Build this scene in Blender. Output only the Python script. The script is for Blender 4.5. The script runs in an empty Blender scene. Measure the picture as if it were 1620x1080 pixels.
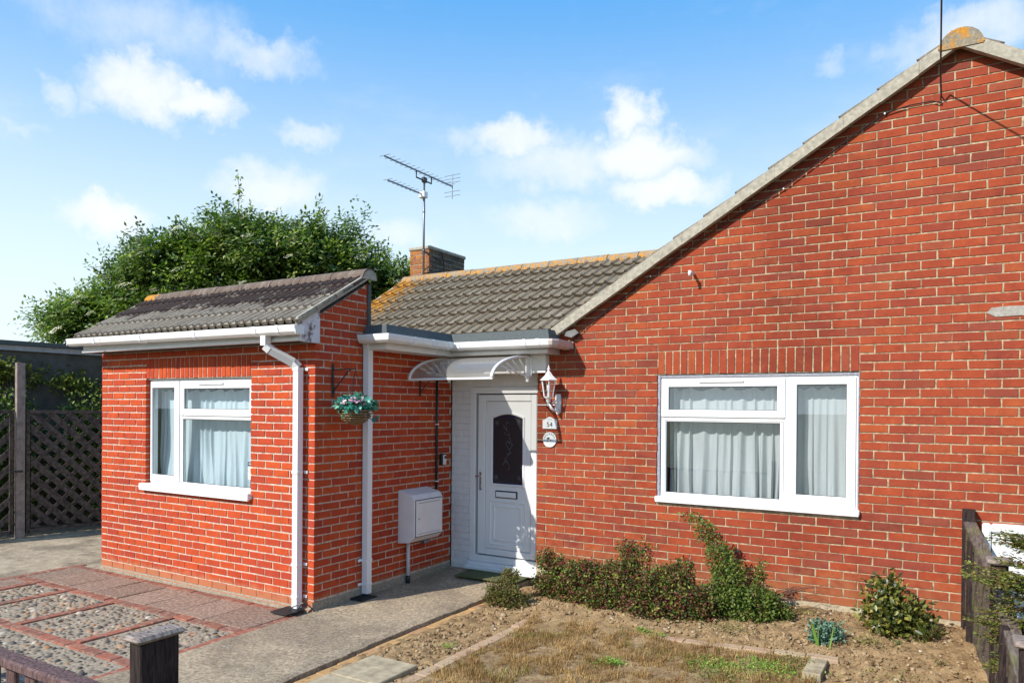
import bpy, bmesh, math, random
import numpy as np
from mathutils import Vector, Matrix, noise as mnoise

random.seed(7); np.random.seed(7)
SC = bpy.context.scene
COL = SC.collection

# ------------------------------------------------------------------ camera
CAM = Vector((5.0722, -4.8743, 1.9103))
CR = Vector((0.85672968, 0.51570366, 0.00799977))
CU = Vector((-0.00994814, 0.00101511, 0.99995))
CF = Vector((-0.51566975, 0.85676643, -0.00599996))
FPX = 1156.43
cam = bpy.data.cameras.new('camera'); cam.sensor_width = 36.0
cam.lens = FPX / 1620 * 36; cam.shift_y = 0.0691; cam.clip_start = 0.05; cam.clip_end = 2000
camo = bpy.data.objects.new('camera', cam); COL.objects.link(camo)
M = Matrix.Identity(4)
for i in range(3):
    M[i][0] = CR[i]; M[i][1] = CU[i]; M[i][2] = -CF[i]; M[i][3] = CAM[i]
camo.matrix_world = M
SC.camera = camo

def pix(p):
    d = Vector(p) - CAM; z = d.dot(CF)
    return (810 + FPX * d.dot(CR) / z, 652 - FPX * d.dot(CU) / z, z)

# ------------------------------------------------------------------ light
SUN_TO = Vector((-0.42, -1.0, 0.79)).normalized()
SC.view_settings.view_transform = 'Standard'; SC.view_settings.look = 'None'
SC.view_settings.exposure = 0.50; SC.view_settings.gamma = 1.0
SC.view_settings.use_curve_mapping = False
sun = bpy.data.lights.new('sun', 'SUN'); sun.energy = 4.4; sun.angle = math.radians(0.5); sun.color = (1.0, 0.95, 0.87)
suno = bpy.data.objects.new('sun', sun); COL.objects.link(suno)
suno.rotation_euler = SUN_TO.to_track_quat('Z', 'Y').to_euler()

def nn(nt, t, **kw):
    n = nt.nodes.new(t)
    for k, v in kw.items(): setattr(n, k, v)
    return n
def sock(nt, s, v):
    if hasattr(v, 'is_linked') or hasattr(v, 'links'): nt.links.new(v, s)
    else: s.default_value = v
def math_(nt, op, a, b=0.0, c=0.0, clamp=False):
    n = nn(nt, 'ShaderNodeMath', operation=op); n.use_clamp = clamp
    sock(nt, n.inputs[0], a); sock(nt, n.inputs[1], b); sock(nt, n.inputs[2], c)
    return n.outputs[0]
def vmath(nt, op, a, b=None, scale=None):
    n = nn(nt, 'ShaderNodeVectorMath', operation=op)
    sock(nt, n.inputs[0], a)
    if b is not None: sock(nt, n.inputs[1], b)
    if scale is not None: sock(nt, n.inputs['Scale'], scale)
    return n
def mixc(nt, f, a, b, blend='MIX'):
    n = nn(nt, 'ShaderNodeMix', data_type='RGBA', blend_type=blend); n.clamp_factor = True
    sock(nt, n.inputs[0], f); sock(nt, n.inputs[6], c4(a)); sock(nt, n.inputs[7], c4(b))
    return n.outputs[2]
def c4(c):
    if isinstance(c, (tuple, list)) and len(c) == 3: return (*c, 1.0)
    return c
def sstep(nt, x, lo, hi):
    n = nn(nt, 'ShaderNodeMapRange', interpolation_type='SMOOTHSTEP')
    sock(nt, n.inputs[0], x); n.inputs[1].default_value = lo; n.inputs[2].default_value = hi
    return n.outputs[0]
def ramp(nt, f, stops):
    n = nn(nt, 'ShaderNodeValToRGB'); sock(nt, n.inputs[0], f)
    e = n.color_ramp.elements
    while len(e) < len(stops): e.new(0.5)
    for el, (p, c) in zip(e, stops): el.position = p; el.color = c4(c)
    return n.outputs[0]
def noise_(nt, vec, scale, detail=4, rough=0.55, dim='3D'):
    n = nn(nt, 'ShaderNodeTexNoise', noise_dimensions=dim)
    if vec is not None: nt.links.new(vec, n.inputs['Vector'])
    n.inputs['Scale'].default_value = scale; n.inputs['Detail'].default_value = detail; n.inputs['Roughness'].default_value = rough
    return n.outputs['Fac']

W = bpy.data.worlds.new('World'); SC.world = W; W.use_nodes = True
nt = W.node_tree; nt.nodes.clear()
out = nn(nt, 'ShaderNodeOutputWorld'); bg = nn(nt, 'ShaderNodeBackground')
sky = nn(nt, 'ShaderNodeTexSky', sky_type='NISHITA'); sky.sun_disc = False
sky.sun_elevation = math.radians(36.1); sky.sun_rotation = math.radians(202.8)
sky.air_density = 1.0; sky.dust_density = 0.6; sky.ozone_density = 2.0
tc = nn(nt, 'ShaderNodeTexCoord'); D = vmath(nt, 'NORMALIZE', tc.outputs['Generated']).outputs[0]
sep = nn(nt, 'ShaderNodeSeparateXYZ'); nt.links.new(D, sep.inputs[0])
# pale air near the horizon, the same all round
haze = sstep(nt, sep.outputs[2], 0.52, 0.05)
haze = math_(nt, 'POWER', haze, 0.85)
skyc = mixc(nt, 0.80, sky.outputs[0], (0.95, 3.75, 8.0))
skyc = mixc(nt, math_(nt, 'MULTIPLY', haze, 0.96), skyc, (6.9, 8.1, 8.5))
# cumulus: soft banks in given directions plus faint cover everywhere
CL = [(-0.7681,0.4837,0.4195, 0.1188,0.0384, 0.42),(-0.7005,0.5821,0.4129, 0.0630,0.0208, 0.55),
(-0.7913,0.4949,0.3591, 0.0574,0.0323, 0.85),(-0.7579,0.5483,0.3535, 0.0446,0.0223, 0.90),
(-0.8360,0.4321,0.3382, 0.0242,0.0138, 0.50),(-0.6851,0.6470,0.3348, 0.0431,0.0141, 0.55),
(-0.8468,0.4840,0.2205, 0.0478,0.0206, 0.85),(-0.7303,0.6275,0.2699, 0.0671,0.0316, 0.70),
(-0.4828,0.8046,0.3458, 0.0729,0.0227, 0.75),(-0.3469,0.8621,0.3693, 0.0333,0.0269, 0.90),
(-0.3454,0.8810,0.3234, 0.0805,0.0282, 0.90),(-0.4267,0.8463,0.3187, 0.1224,0.0286, 0.60),
(-0.3199,0.9047,0.2815, 0.0690,0.0203, 0.90),(0.0155,0.9154,0.4021, 0.0736,0.0268, 0.60),
(-0.0434,0.9180,0.3941, 0.0419,0.0174, 0.40),(-0.1206,0.9071,0.4032, 0.0159,0.0159, 0.40),
(-0.4647,0.8491,0.2509, 0.0835,0.0251, 0.50),(-0.6194,0.7513,0.2276, 0.0499,0.0208, 0.50),
(-0.8655,0.4017,0.2993, 0.0273,0.0102, 0.40)]
nz = nn(nt, 'ShaderNodeTexNoise'); nt.links.new(D, nz.inputs['Vector']); nz.inputs['Scale'].default_value = 26; nz.inputs['Detail'].default_value = 7; nz.inputs['Roughness'].default_value = 0.6
wob = vmath(nt, 'SUBTRACT', nz.outputs['Color'], (0.5, 0.5, 0.5)).outputs[0]
DW = vmath(nt, 'MULTIPLY_ADD', wob, (0.075, 0.075, 0.075)).node if False else None
wob2 = vmath(nt, 'SCALE', wob, scale=0.070).outputs[0]
DW = vmath(nt, 'ADD', D, wob2).outputs[0]
acc = None
for cx, cy, cz, w, h, s in CL:
    c = Vector((cx, cy, cz)).normalized(); e1 = Vector((cy, -cx, 0)).normalized(); e2 = e1.cross(c)
    if e2.z < 0: e2 = -e2
    df = vmath(nt, 'SUBTRACT', DW, tuple(c)).outputs[0]
    a = vmath(nt, 'DOT_PRODUCT', df, tuple(e1 / (w * 1.25))).outputs['Value']
    b = vmath(nt, 'DOT_PRODUCT', df, tuple(e2 / (h * 1.45))).outputs['Value']
    front = vmath(nt, 'DOT_PRODUCT', D, tuple(c)).outputs['Value']
    r2 = math_(nt, 'ADD', math_(nt, 'MULTIPLY', a, a), math_(nt, 'MULTIPLY', b, b))
    m = math_(nt, 'MULTIPLY', math_(nt, 'SUBTRACT', 1.0, r2, clamp=True), s)
    m = math_(nt, 'MULTIPLY', m, math_(nt, 'GREATER_THAN', front, 0.0))
    acc = m if acc is None else math_(nt, 'MAXIMUM', acc, m)
nz2 = noise_(nt, D, 34, 8, 0.62)
den = math_(nt, 'ADD', acc, math_(nt, 'MULTIPLY', math_(nt, 'SUBTRACT', nz2, 0.5), 0.40))
den = sstep(nt, den, 0.0, 0.95)
thin = sstep(nt, noise_(nt, vmath(nt, 'MULTIPLY', D, (3.0, 3.0, 8.0)).outputs[0], 1.6, 6, 0.6), 0.50, 0.80)
den = math_(nt, 'MAXIMUM', den, math_(nt, 'MULTIPLY', thin, 0.22))
skyc = mixc(nt, math_(nt, 'MULTIPLY', den, 0.92), skyc, (7.6, 7.8, 8.1))
nt.links.new(skyc, bg.inputs[0]); bg.inputs[1].default_value = 0.096
nt.links.new(bg.outputs[0], out.inputs[0])

# ------------------------------------------------------------------ materials
MATS = {}
def new_mat(name):
    m = bpy.data.materials.new(name); m.use_nodes = True
    t = m.node_tree; b = t.nodes['Principled BSDF']
    return m, t, b
def bump(t, b, h, strength=0.3, dist=0.002):
    n = nn(t, 'ShaderNodeBump'); n.inputs['Strength'].default_value = strength; n.inputs['Distance'].default_value = dist
    t.links.new(h, n.inputs['Height']); t.links.new(n.outputs[0], b.inputs['Normal'])
def pos(t):
    return nn(t, 'ShaderNodeNewGeometry').outputs['Position']
def tone(t):
    a = nn(t, 'ShaderNodeAttribute', attribute_name='tone').outputs['Fac']
    o = nn(t, 'ShaderNodeObjectInfo').outputs['Random']
    return math_(t, 'FRACT', math_(t, 'ADD', a, o))
def sepz(t, p):
    n = nn(t, 'ShaderNodeSeparateXYZ'); t.links.new(p, n.inputs[0]); return n.outputs

def plain(name, col, rough=0.5, spread=0.06, scale=40, bumps=0.0, dirt=0.0, dirtcol=(0.18, 0.14, 0.10), metal=0.0, spec=0.5, dscale=7):
    m, t, b = new_mat(name); p = pos(t)
    n = noise_(t, p, scale, 5)
    lo = tuple(max(0, c * (1 - spread * 2)) for c in col); hi = tuple(min(1, c * (1 + spread * 2)) for c in col)
    c = ramp(t, n, [(0.3, lo), (0.7, hi)])
    if dirt:
        d = sstep(t, noise_(t, p, dscale, 8, 0.7), 0.52, 0.80)
        c = mixc(t, math_(t, 'MULTIPLY', d, dirt), c, dirtcol)
    t.links.new(c, b.inputs['Base Color']); b.inputs['Roughness'].default_value = rough
    b.inputs['Metallic'].default_value = metal; b.inputs['Specular IOR Level'].default_value = spec
    if bumps: bump(t, b, noise_(t, p, scale * 2, 6), bumps, 0.003)
    MATS[name] = m; return m

def brick_mat(name, stops, smear=(0.55, 0.42, 0.33), smear_lo=0.60, dark=0.25, low=None, soot=0.0):
    m, t, b = new_mat(name); p = pos(t); k = tone(t)
    c = ramp(t, k, stops)
    n1 = noise_(t, p, 9, 5, 0.6); n2 = noise_(t, p, 120, 5, 0.7); n3 = noise_(t, p, 38, 6, 0.7)
    c = mixc(t, sstep(t, n1, 0.35, 0.7), c, mixc(t, 1.0, c, (1.15, 1.22, 1.10), 'MULTIPLY'))
    c = mixc(t, math_(t, 'MULTIPLY', sstep(t, n3, 0.5, 0.74), dark), c, (0.15, 0.04, 0.02))
    c = mixc(t, math_(t, 'MULTIPLY', sstep(t, n2, 0.54, 0.75), 0.30), c, mixc(t, 1.0, c, (0.5, 0.45, 0.45), 'MULTIPLY'))
    if soot:
        sf = sstep(t, math_(t, 'ADD', math_(t, 'MULTIPLY', noise_(t, p, 0.9, 4, 0.6), 0.62), math_(t, 'MULTIPLY', noise_(t, vmath(t, 'MULTIPLY', p, (1, 1, 2.2)).outputs[0], 5.5, 6, 0.7), 0.38)), 0.46, 0.60)
        c = mixc(t, math_(t, 'MULTIPLY', sf, soot), c, mixc(t, 1.0, c, (0.60, 0.52, 0.50), 'MULTIPLY'))
        hi = sstep(t, noise_(t, p, 13, 6, 0.7), 0.56, 0.70); c = mixc(t, math_(t, 'MULTIPLY', hi, 0.5), c, mixc(t, 1.0, c, (1.30, 1.55, 1.25), 'MULTIPLY'))
    sm = sstep(t, noise_(t, p, 17, 8, 0.75), smear_lo, smear_lo + 0.16)
    c = mixc(t, math_(t, 'MULTIPLY', sm, 0.55), c, smear)
    if low:
        z = sepz(t, p)[2]
        f = math_(t, 'ADD', sstep(t, z, low[0], low[1]), math_(t, 'MULTIPLY', math_(t, 'SUBTRACT', n1, 0.5), 1.2))
        c = mixc(t, math_(t, 'MULTIPLY', sstep(t, f, 0.2, 1.0), low[2]), c, low[3])
    c = mixc(t, math_(t, 'MULTIPLY', sstep(t, noise_(t, p, 26, 8, 0.8), 0.70, 0.74), 0.7), c, (0.62, 0.50, 0.42))
    t.links.new(c, b.inputs['Base Color']); b.inputs['Roughness'].default_value = 0.88; b.inputs['Specular IOR Level'].default_value = 0.25
    bump(t, b, math_(t, 'ADD', n2, math_(t, 'MULTIPLY', n3, 1.5)), 0.6, 0.0022)
    MATS[name] = m; return m

brick_mat('gable_brick', [(0.0, (0.23, 0.040, 0.021)), (0.25, (0.275, 0.047, 0.020)), (0.5, (0.31, 0.054, 0.021)), (0.68, (0.245, 0.042, 0.023)), (0.80, (0.225, 0.050, 0.032)), (0.91, (0.34, 0.068, 0.022)), (1.0, (0.185, 0.040, 0.026))],
          smear=(0.50, 0.30, 0.21), smear_lo=0.62, dark=0.42, low=(0.75, 0.15, 0.5, (0.34, 0.15, 0.06)), soot=0.55)
brick_mat('extension_brick', [(0.0, (0.37, 0.045, 0.018)), (0.3, (0.42, 0.056, 0.017)), (0.6, (0.46, 0.068, 0.017)), (0.8, (0.40, 0.050, 0.019)), (1.0, (0.34, 0.042, 0.021))],
          smear=(0.55, 0.34, 0.27), smear_lo=0.64, dark=0.20, low=(0.22, 0.05, 0.6, (0.40, 0.20, 0.10)), soot=0.30)
brick_mat('chimney_brick', [(0.0, (0.22, 0.075, 0.04)), (0.5, (0.30, 0.11, 0.045)), (1.0, (0.16, 0.07, 0.05))], smear=(0.50, 0.22, 0.03), smear_lo=0.46, dark=0.5)
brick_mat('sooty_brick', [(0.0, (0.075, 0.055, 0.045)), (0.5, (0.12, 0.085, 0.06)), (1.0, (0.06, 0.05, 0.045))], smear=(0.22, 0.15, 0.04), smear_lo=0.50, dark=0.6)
brick_mat('edging_brick', [(0.0, (0.20, 0.075, 0.052)), (0.5, (0.29, 0.095, 0.062)), (1.0, (0.18, 0.080, 0.06))], smear=(0.36, 0.29, 0.22), smear_lo=0.47, dark=0.45)
brick_mat('sandy_edging', [(0.0, (0.42, 0.24, 0.10)), (0.5, (0.46, 0.27, 0.12)), (1.0, (0.38, 0.19, 0.10))], smear=(0.40, 0.31, 0.20), smear_lo=0.5, dark=0.15)
brick_mat('pink_edging', [(0.0, (0.40, 0.28, 0.19)), (0.5, (0.40, 0.23, 0.16)), (1.0, (0.38, 0.28, 0.18))], smear=(0.42, 0.32, 0.20), smear_lo=0.38, dark=0.12)
plain('gable_mortar', (0.36, 0.275, 0.175), 0.95, 0.24, 30, 0.8, 0.8, (0.13, 0.08, 0.055), dscale=11)
plain('extension_mortar', (0.53, 0.40, 0.315), 0.95, 0.18, 30, 0.8, 0.6, (0.30, 0.17, 0.12), dscale=12)
plain('plinth_cement', (0.40, 0.33, 0.22), 0.95, 0.12, 25, 0.8, 0.4, (0.28, 0.20, 0.12))
plain('cement_bed', (0.29, 0.24, 0.175), 0.95, 0.18, 45, 1.0, 0.5, (0.20, 0.17, 0.13))
plain('white_plastic', (0.76, 0.76, 0.765), 0.32, 0.015, 4, 0.0, 0.22, (0.50, 0.47, 0.41), dscale=4)
plain('white_gutter', (0.76, 0.75, 0.73), 0.35, 0.02, 8, 0.0, 0.7, (0.34, 0.31, 0.26), dscale=6)
plain('stained_gutter', (0.50, 0.40, 0.38), 0.5, 0.1, 15, 0.2, 0.6, (0.36, 0.22, 0.20))
plain('white_paint', (0.72, 0.71, 0.69), 0.55, 0.02, 12, 0.15, 0.35, (0.42, 0.36, 0.30))
plain('peeling_paint', (0.62, 0.58, 0.59), 0.7, 0.03, 14, 0.4, 4.0, (0.13, 0.08, 0.06), dscale=6)
plain('painted_brick', (0.72, 0.72, 0.73), 0.6, 0.03, 14, 0.5, 0.25, (0.50, 0.48, 0.46))
plain('verge_mortar', (0.35, 0.315, 0.25), 0.9, 0.14, 22, 0.7, 0.5, (0.25, 0.22, 0.17))
plain('dark_timber', (0.035, 0.025, 0.02), 0.8, 0.1, 20, 0.3)
plain('felt', (0.085, 0.095, 0.095), 0.9, 0.2, 150, 1.2, 0.2, (0.16, 0.17, 0.15))
plain('lead', (0.15, 0.15, 0.145), 0.7, 0.1, 20, 0.4, 0.3, (0.28, 0.27, 0.24))
plain('black_iron', (0.018, 0.017, 0.018), 0.5, 0.1, 20)
plain('black_plastic', (0.02, 0.02, 0.022), 0.4, 0.1, 20)
plain('galvanised', (0.22, 0.23, 0.25), 0.45, 0.08, 30, 0.0, 0.3, (0.10, 0.10, 0.10), metal=0.7)
plain('steel', (0.6, 0.6, 0.6), 0.25, 0.03, 30, metal=1.0)
plain('rubber_seal', (0.02, 0.02, 0.022), 0.5)
plain('sealant', (0.27, 0.27, 0.31), 0.6, 0.15, 60, 0.5)
plain('meter_plastic', (0.70, 0.66, 0.66), 0.5, 0.02, 10, 0.1, 0.25, (0.45, 0.38, 0.33))
plain('grey_pipe', (0.55, 0.54, 0.54), 0.5, 0.03, 10, 0.1, 0.3)
plain('lamp_white', (0.78, 0.78, 0.78), 0.3, 0.02, 20)
plain('print_black', (0.015, 0.02, 0.018), 0.5)
plain('print_grey', (0.25, 0.26, 0.27), 0.5)
plain('print_green', (0.10, 0.22, 0.12), 0.5)
plain('print_red', (0.45, 0.12, 0.10), 0.5)
plain('plaque_white', (0.75, 0.76, 0.76), 0.4, 0.02)
plain('sticker_pale', (0.55, 0.60, 0.52), 0.5, 0.06, 120)
plain('doormat', (0.085, 0.095, 0.035), 0.95, 0.2, 200, 1.0)
plain('wicker', (0.22, 0.13, 0.06), 0.8, 0.25, 90, 0.6)
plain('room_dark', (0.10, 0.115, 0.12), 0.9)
plain('old_cement', (0.33, 0.30, 0.26), 0.95, 0.12, 30, 0.8, 0.3)
plain('chimney_cement', (0.34, 0.31, 0.25), 0.95, 0.15, 20, 0.8, 0.8, (0.42, 0.36, 0.04))
plain('shed_wall', (0.085, 0.08, 0.072), 0.95, 0.15, 6, 0.6, 0.7, (0.08, 0.075, 0.065))
plain('flaky_board', (0.36, 0.35, 0.36), 0.8, 0.1, 14, 0.4, 0.8, (0.10, 0.09, 0.09))
plain('bark', (0.10, 0.08, 0.055), 0.95, 0.2, 25, 0.8)
plain('stem_brown', (0.12, 0.055, 0.035), 0.9, 0.2, 40)
plain('old_slab', (0.36, 0.295, 0.19), 0.95, 0.16, 12, 0.6, 0.6, (0.15, 0.13, 0.09))
plain('petal_pink', (0.55, 0.22, 0.42), 0.6, 0.2, 60)
plain('petal_white', (0.68, 0.56, 0.58), 0.6, 0.1, 60)
plain('cream_flower', (0.66, 0.62, 0.42), 0.8, 0.1, 50)
plain('room_curtain_hook', (0.4, 0.4, 0.4), 0.6)

def wood_mat(name, col, dark, grain=(1, 1, 14), green=0.0):
    m, t, b = new_mat(name); p = pos(t)
    q = vmath(t, 'MULTIPLY', p, grain).outputs[0]
    n = noise_(t, q, 9, 8, 0.7); n2 = noise_(t, p, 5, 4); k = tone(t)
    c = mixc(t, sstep(t, n, 0.35, 0.68), dark, col)
    c = mixc(t, math_(t, 'MULTIPLY', k, 0.4), c, mixc(t, 1.0, c, (0.62, 0.58, 0.56), 'MULTIPLY'))
    if green:
        c = mixc(t, math_(t, 'MULTIPLY', sstep(t, n2, 0.45, 0.7), green), c, (0.17, 0.17, 0.05))
    t.links.new(c, b.inputs['Base Color']); b.inputs['Roughness'].default_value = 0.85
    b.inputs['Specular IOR Level'].default_value = 0.2
    bump(t, b, n, 0.8, 0.004); MATS[name] = m; return m
wood_mat('fence_post_wood', (0.060, 0.040, 0.036), (0.015, 0.010, 0.010), (9, 9, 1))
wood_mat('weathered_wood', (0.21, 0.165, 0.135), (0.075, 0.055, 0.045), (10, 1.2, 4), 0.45)
wood_mat('front_fence_wood', (0.20, 0.12, 0.11), (0.06, 0.035, 0.035), (8, 8, 1.5))
wood_mat('cap_wood', (0.38, 0.31, 0.26), (0.15, 0.11, 0.095), (3, 12, 3))
wood_mat('trellis_wood', (0.15, 0.115, 0.10), (0.05, 0.038, 0.034), (5, 2, 2))
plain('concrete_post', (0.25, 0.19, 0.165), 0.9, 0.15, 14, 0.6, 0.5)

def tile_mat(name, base, lichen, dark, grime=True):
    m, t, b = new_mat(name); p = pos(t); xyz = sepz(t, p); k = tone(t)
    n1 = noise_(t, p, 3.5, 6, 0.65); n2 = noise_(t, p, 55, 6, 0.75); n3 = noise_(t, p, 16, 7, 0.7)
    c = ramp(t, n2, [(0.3, tuple(v * 0.62 for v in base)), (0.7, tuple(v * 1.25 for v in base))])
    c = mixc(t, math_(t, 'MULTIPLY', k, 0.35), c, mixc(t, 1.0, c, (0.66, 0.64, 0.62), 'MULTIPLY'))
    st_ = noise_(t, vmath(t, 'MULTIPLY', p, (38, 2.5, 2.5)).outputs[0], 1.0, 5, 0.7)
    c = mixc(t, math_(t, 'MULTIPLY', sstep(t, st_, 0.50, 0.66), 0.45), c, mixc(t, 1.0, c, (0.45, 0.42, 0.40), 'MULTIPLY'))
    c = mixc(t, math_(t, 'MULTIPLY', sstep(t, st_, 0.46, 0.34), 0.35), c, (0.44, 0.40, 0.34))
    if dark:
        f = math_(t, 'ADD', sstep(t, xyz[2], dark[0], dark[1]), math_(t, 'MULTIPLY', math_(t, 'SUBTRACT', n1, 0.5), 2.6))
        f = math_(t, 'ADD', f, math_(t, 'MULTIPLY', math_(t, 'SUBTRACT', n3, 0.5), 1.2))
        c = mixc(t, math_(t, 'MULTIPLY', sstep(t, f, 0.50, 0.85), 0.90), c, dark[2])
        c = mixc(t, math_(t, 'MULTIPLY', sstep(t, noise_(t, p, 34, 7, 0.8), 0.60, 0.68), 0.5), c, (0.30, 0.25, 0.22))
    if lichen:
        fx = sstep(t, xyz[0], lichen[0], lichen[1]); fz = sstep(t, xyz[2], lichen[2], lichen[3])
        f = math_(t, 'MAXIMUM', math_(t, 'MULTIPLY', fx, 0.30), math_(t, 'MULTIPLY', fz, 0.185))
        f = math_(t, 'ADD', f, n3)
        c = mixc(t, math_(t, 'MULTIPLY', sstep(t, f, 0.64, 0.76), 0.9), c, ramp(t, n2, [(0.3, (0.42, 0.15, 0.012)), (0.7, (0.62, 0.30, 0.03))]))
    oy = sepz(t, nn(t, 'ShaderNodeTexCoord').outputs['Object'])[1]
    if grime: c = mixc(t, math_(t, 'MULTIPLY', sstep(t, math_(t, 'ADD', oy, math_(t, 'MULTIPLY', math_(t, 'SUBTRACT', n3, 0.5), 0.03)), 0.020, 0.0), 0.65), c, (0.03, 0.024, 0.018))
    pale = sstep(t, noise_(t, p, 42, 7, 0.8), 0.62, 0.70)
    c = mixc(t, math_(t, 'MULTIPLY', pale, 0.4), c, (0.42, 0.41, 0.36))
    t.links.new(c, b.inputs['Base Color']); b.inputs['Roughness'].default_value = 0.92; b.inputs['Specular IOR Level'].default_value = 0.2
    bump(t, b, math_(t, 'ADD', n2, n3), 0.9, 0.006); MATS[name] = m; return m
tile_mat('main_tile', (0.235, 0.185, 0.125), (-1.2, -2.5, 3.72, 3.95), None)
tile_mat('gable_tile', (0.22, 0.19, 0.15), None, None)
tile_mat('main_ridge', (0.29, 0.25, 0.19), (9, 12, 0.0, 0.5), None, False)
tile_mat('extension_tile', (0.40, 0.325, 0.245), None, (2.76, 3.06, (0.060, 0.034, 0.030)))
tile_mat('extension_ridge', (0.17, 0.125, 0.10), (-3.2, -3.45, 9, 10), None, False)
tile_mat('lichen_ridge', (0.30, 0.26, 0.19), (9, -9, 0.0, 0.5), None, False)

def ground_mat(name, cols, scale, rough=0.95, speck=None, bumpd=0.01, patch=None):
    m, t, b = new_mat(name); p = pos(t)
    n = noise_(t, p, scale, 8, 0.7); n2 = noise_(t, p, scale * 6, 6, 0.75)
    c = ramp(t, math_(t, 'ADD', math_(t, 'MULTIPLY', n, 0.55), math_(t, 'MULTIPLY', n2, 0.45)), cols)
    c = mixc(t, math_(t, 'MULTIPLY', nn(t, 'ShaderNodeObjectInfo').outputs['Random'], 0.45), c, mixc(t, 1.0, c, (0.60, 0.56, 0.54), 'MULTIPLY')) if name == 'red_slab' else c
    if patch:
        f = sstep(t, noise_(t, p, patch[0], 6, 0.65), patch[1], patch[2]); c = mixc(t, math_(t, 'MULTIPLY', f, patch[4]), c, patch[3])
    if speck:
        v = nn(t, 'ShaderNodeTexVoronoi'); t.links.new(p, v.inputs['Vector']); v.inputs['Scale'].default_value = speck[0]
        s = sepz(t, v.outputs['Color'])
        inside = sstep(t, v.outputs['Distance'], 0.42, 0.30)
        f = math_(t, 'MULTIPLY', inside, math_(t, 'GREATER_THAN', s[0], speck[1]))
        c = mixc(t, math_(t, 'MULTIPLY', f, 0.8), c, ramp(t, s[1], speck[2]))
    t.links.new(c, b.inputs['Base Color']); b.inputs['Roughness'].default_value = rough; b.inputs['Specular IOR Level'].default_value = 0.2
    bump(t, b, math_(t, 'ADD', n, math_(t, 'MULTIPLY', n2, 1.0)), 1.0, bumpd); MATS[name] = m; return m
PEB = [(0.0, (0.10, 0.08, 0.06)), (0.35, (0.30, 0.25, 0.19)), (0.7, (0.42, 0.38, 0.32)), (1.0, (0.55, 0.51, 0.46))]
ground_mat('path_concrete', [(0.36, (0.10, 0.075, 0.048)), (0.47, (0.33, 0.255, 0.17)), (0.60, (0.62, 0.485, 0.325))], 30, speck=(62, 0.55, PEB), bumpd=0.006, patch=(0.95, 0.44, 0.58, (0.14, 0.11, 0.08), 0.45))
ground_mat('drive_concrete', [(0.34, (0.15, 0.115, 0.08)), (0.48, (0.36, 0.285, 0.20)), (0.64, (0.52, 0.42, 0.30))], 6, speck=(60, 0.7, PEB), bumpd=0.006, patch=(1.2, 0.46, 0.60, (0.14, 0.11, 0.08), 0.6))
ground_mat('soil', [(0.34, (0.11, 0.065, 0.028)), (0.47, (0.29, 0.185, 0.088)), (0.62, (0.44, 0.305, 0.165))], 9, bumpd=0.012, patch=(3.0, 0.55, 0.75, (0.30, 0.22, 0.12), 0.5))
ground_mat('lawn_earth', [(0.36, (0.09, 0.055, 0.025)), (0.5, (0.29, 0.19, 0.095)), (0.62, (0.46, 0.33, 0.18))], 10, bumpd=0.01)
ground_mat('far_ground', [(0.3, (0.05, 0.06, 0.02)), (0.7, (0.12, 0.12, 0.05))], 1.5)
ground_mat('red_slab', [(0.38, (0.12, 0.075, 0.055)), (0.49, (0.28, 0.185, 0.135)), (0.60, (0.47, 0.355, 0.265))], 30, speck=(85, 0.62, [(0.0, (0.24, 0.14, 0.11)), (0.6, (0.44, 0.34, 0.28)), (1.0, (0.58, 0.50, 0.44))]), bumpd=0.005, patch=(2.6, 0.55, 0.7, (0.40, 0.27, 0.20), 0.6))

def var_mat(name, stops, rough=0.85, bumpd=0.002, translucent=0.0, spec=0.3):
    m, t, b = new_mat(name); p = pos(t); k = tone(t)
    c = ramp(t, k, stops); n = noise_(t, p, 70, 5, 0.7)
    c = mixc(t, math_(t, 'MULTIPLY', sstep(t, n, 0.4, 0.75), 0.35), c, mixc(t, 1.0, c, (0.55, 0.55, 0.55), 'MULTIPLY'))
    t.links.new(c, b.inputs['Base Color']); b.inputs['Roughness'].default_value = rough; b.inputs['Specular IOR Level'].default_value = spec
    if bumpd: bump(t, b, n, 0.6, bumpd)
    if translucent:
        tr = nn(t, 'ShaderNodeBsdfTranslucent'); t.links.new(mixc(t, 1.0, c, (1.2, 1.5, 0.6), 'MULTIPLY'), tr.inputs[0])
        mx = nn(t, 'ShaderNodeMixShader'); mx.inputs[0].default_value = translucent
        t.links.new(b.outputs[0], mx.inputs[1]); t.links.new(tr.outputs[0], mx.inputs[2])
        t.links.new(mx.outputs[0], t.nodes['Material Output'].inputs[0])
    MATS[name] = m; return m
var_mat('cobble', [(0.0, (0.050, 0.047, 0.042)), (0.2, (0.17, 0.135, 0.095)), (0.42, (0.28, 0.215, 0.14)), (0.6, (0.095, 0.085, 0.075)), (0.76, (0.34, 0.265, 0.175)), (0.88, (0.32, 0.15, 0.065)), (1.0, (0.48, 0.42, 0.33))], 0.6)
var_mat('clod', [(0.0, (0.15, 0.09, 0.042)), (0.5, (0.30, 0.195, 0.10)), (0.93, (0.40, 0.285, 0.16)), (0.985, (0.44, 0.36, 0.26)), (1.0, (0.55, 0.50, 0.44))], 0.95)
var_mat('elder_leaf', [(0.0, (0.040, 0.075, 0.016)), (0.45, (0.11, 0.17, 0.032)), (0.8, (0.23, 0.30, 0.06)), (1.0, (0.42, 0.45, 0.14))], 0.45, 0, 0.36, 0.45)
var_mat('climber_leaf', [(0.0, (0.08, 0.10, 0.018)), (0.5, (0.20, 0.22, 0.035)), (1.0, (0.34, 0.34, 0.06))], 0.6, 0, 0.25)
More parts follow.
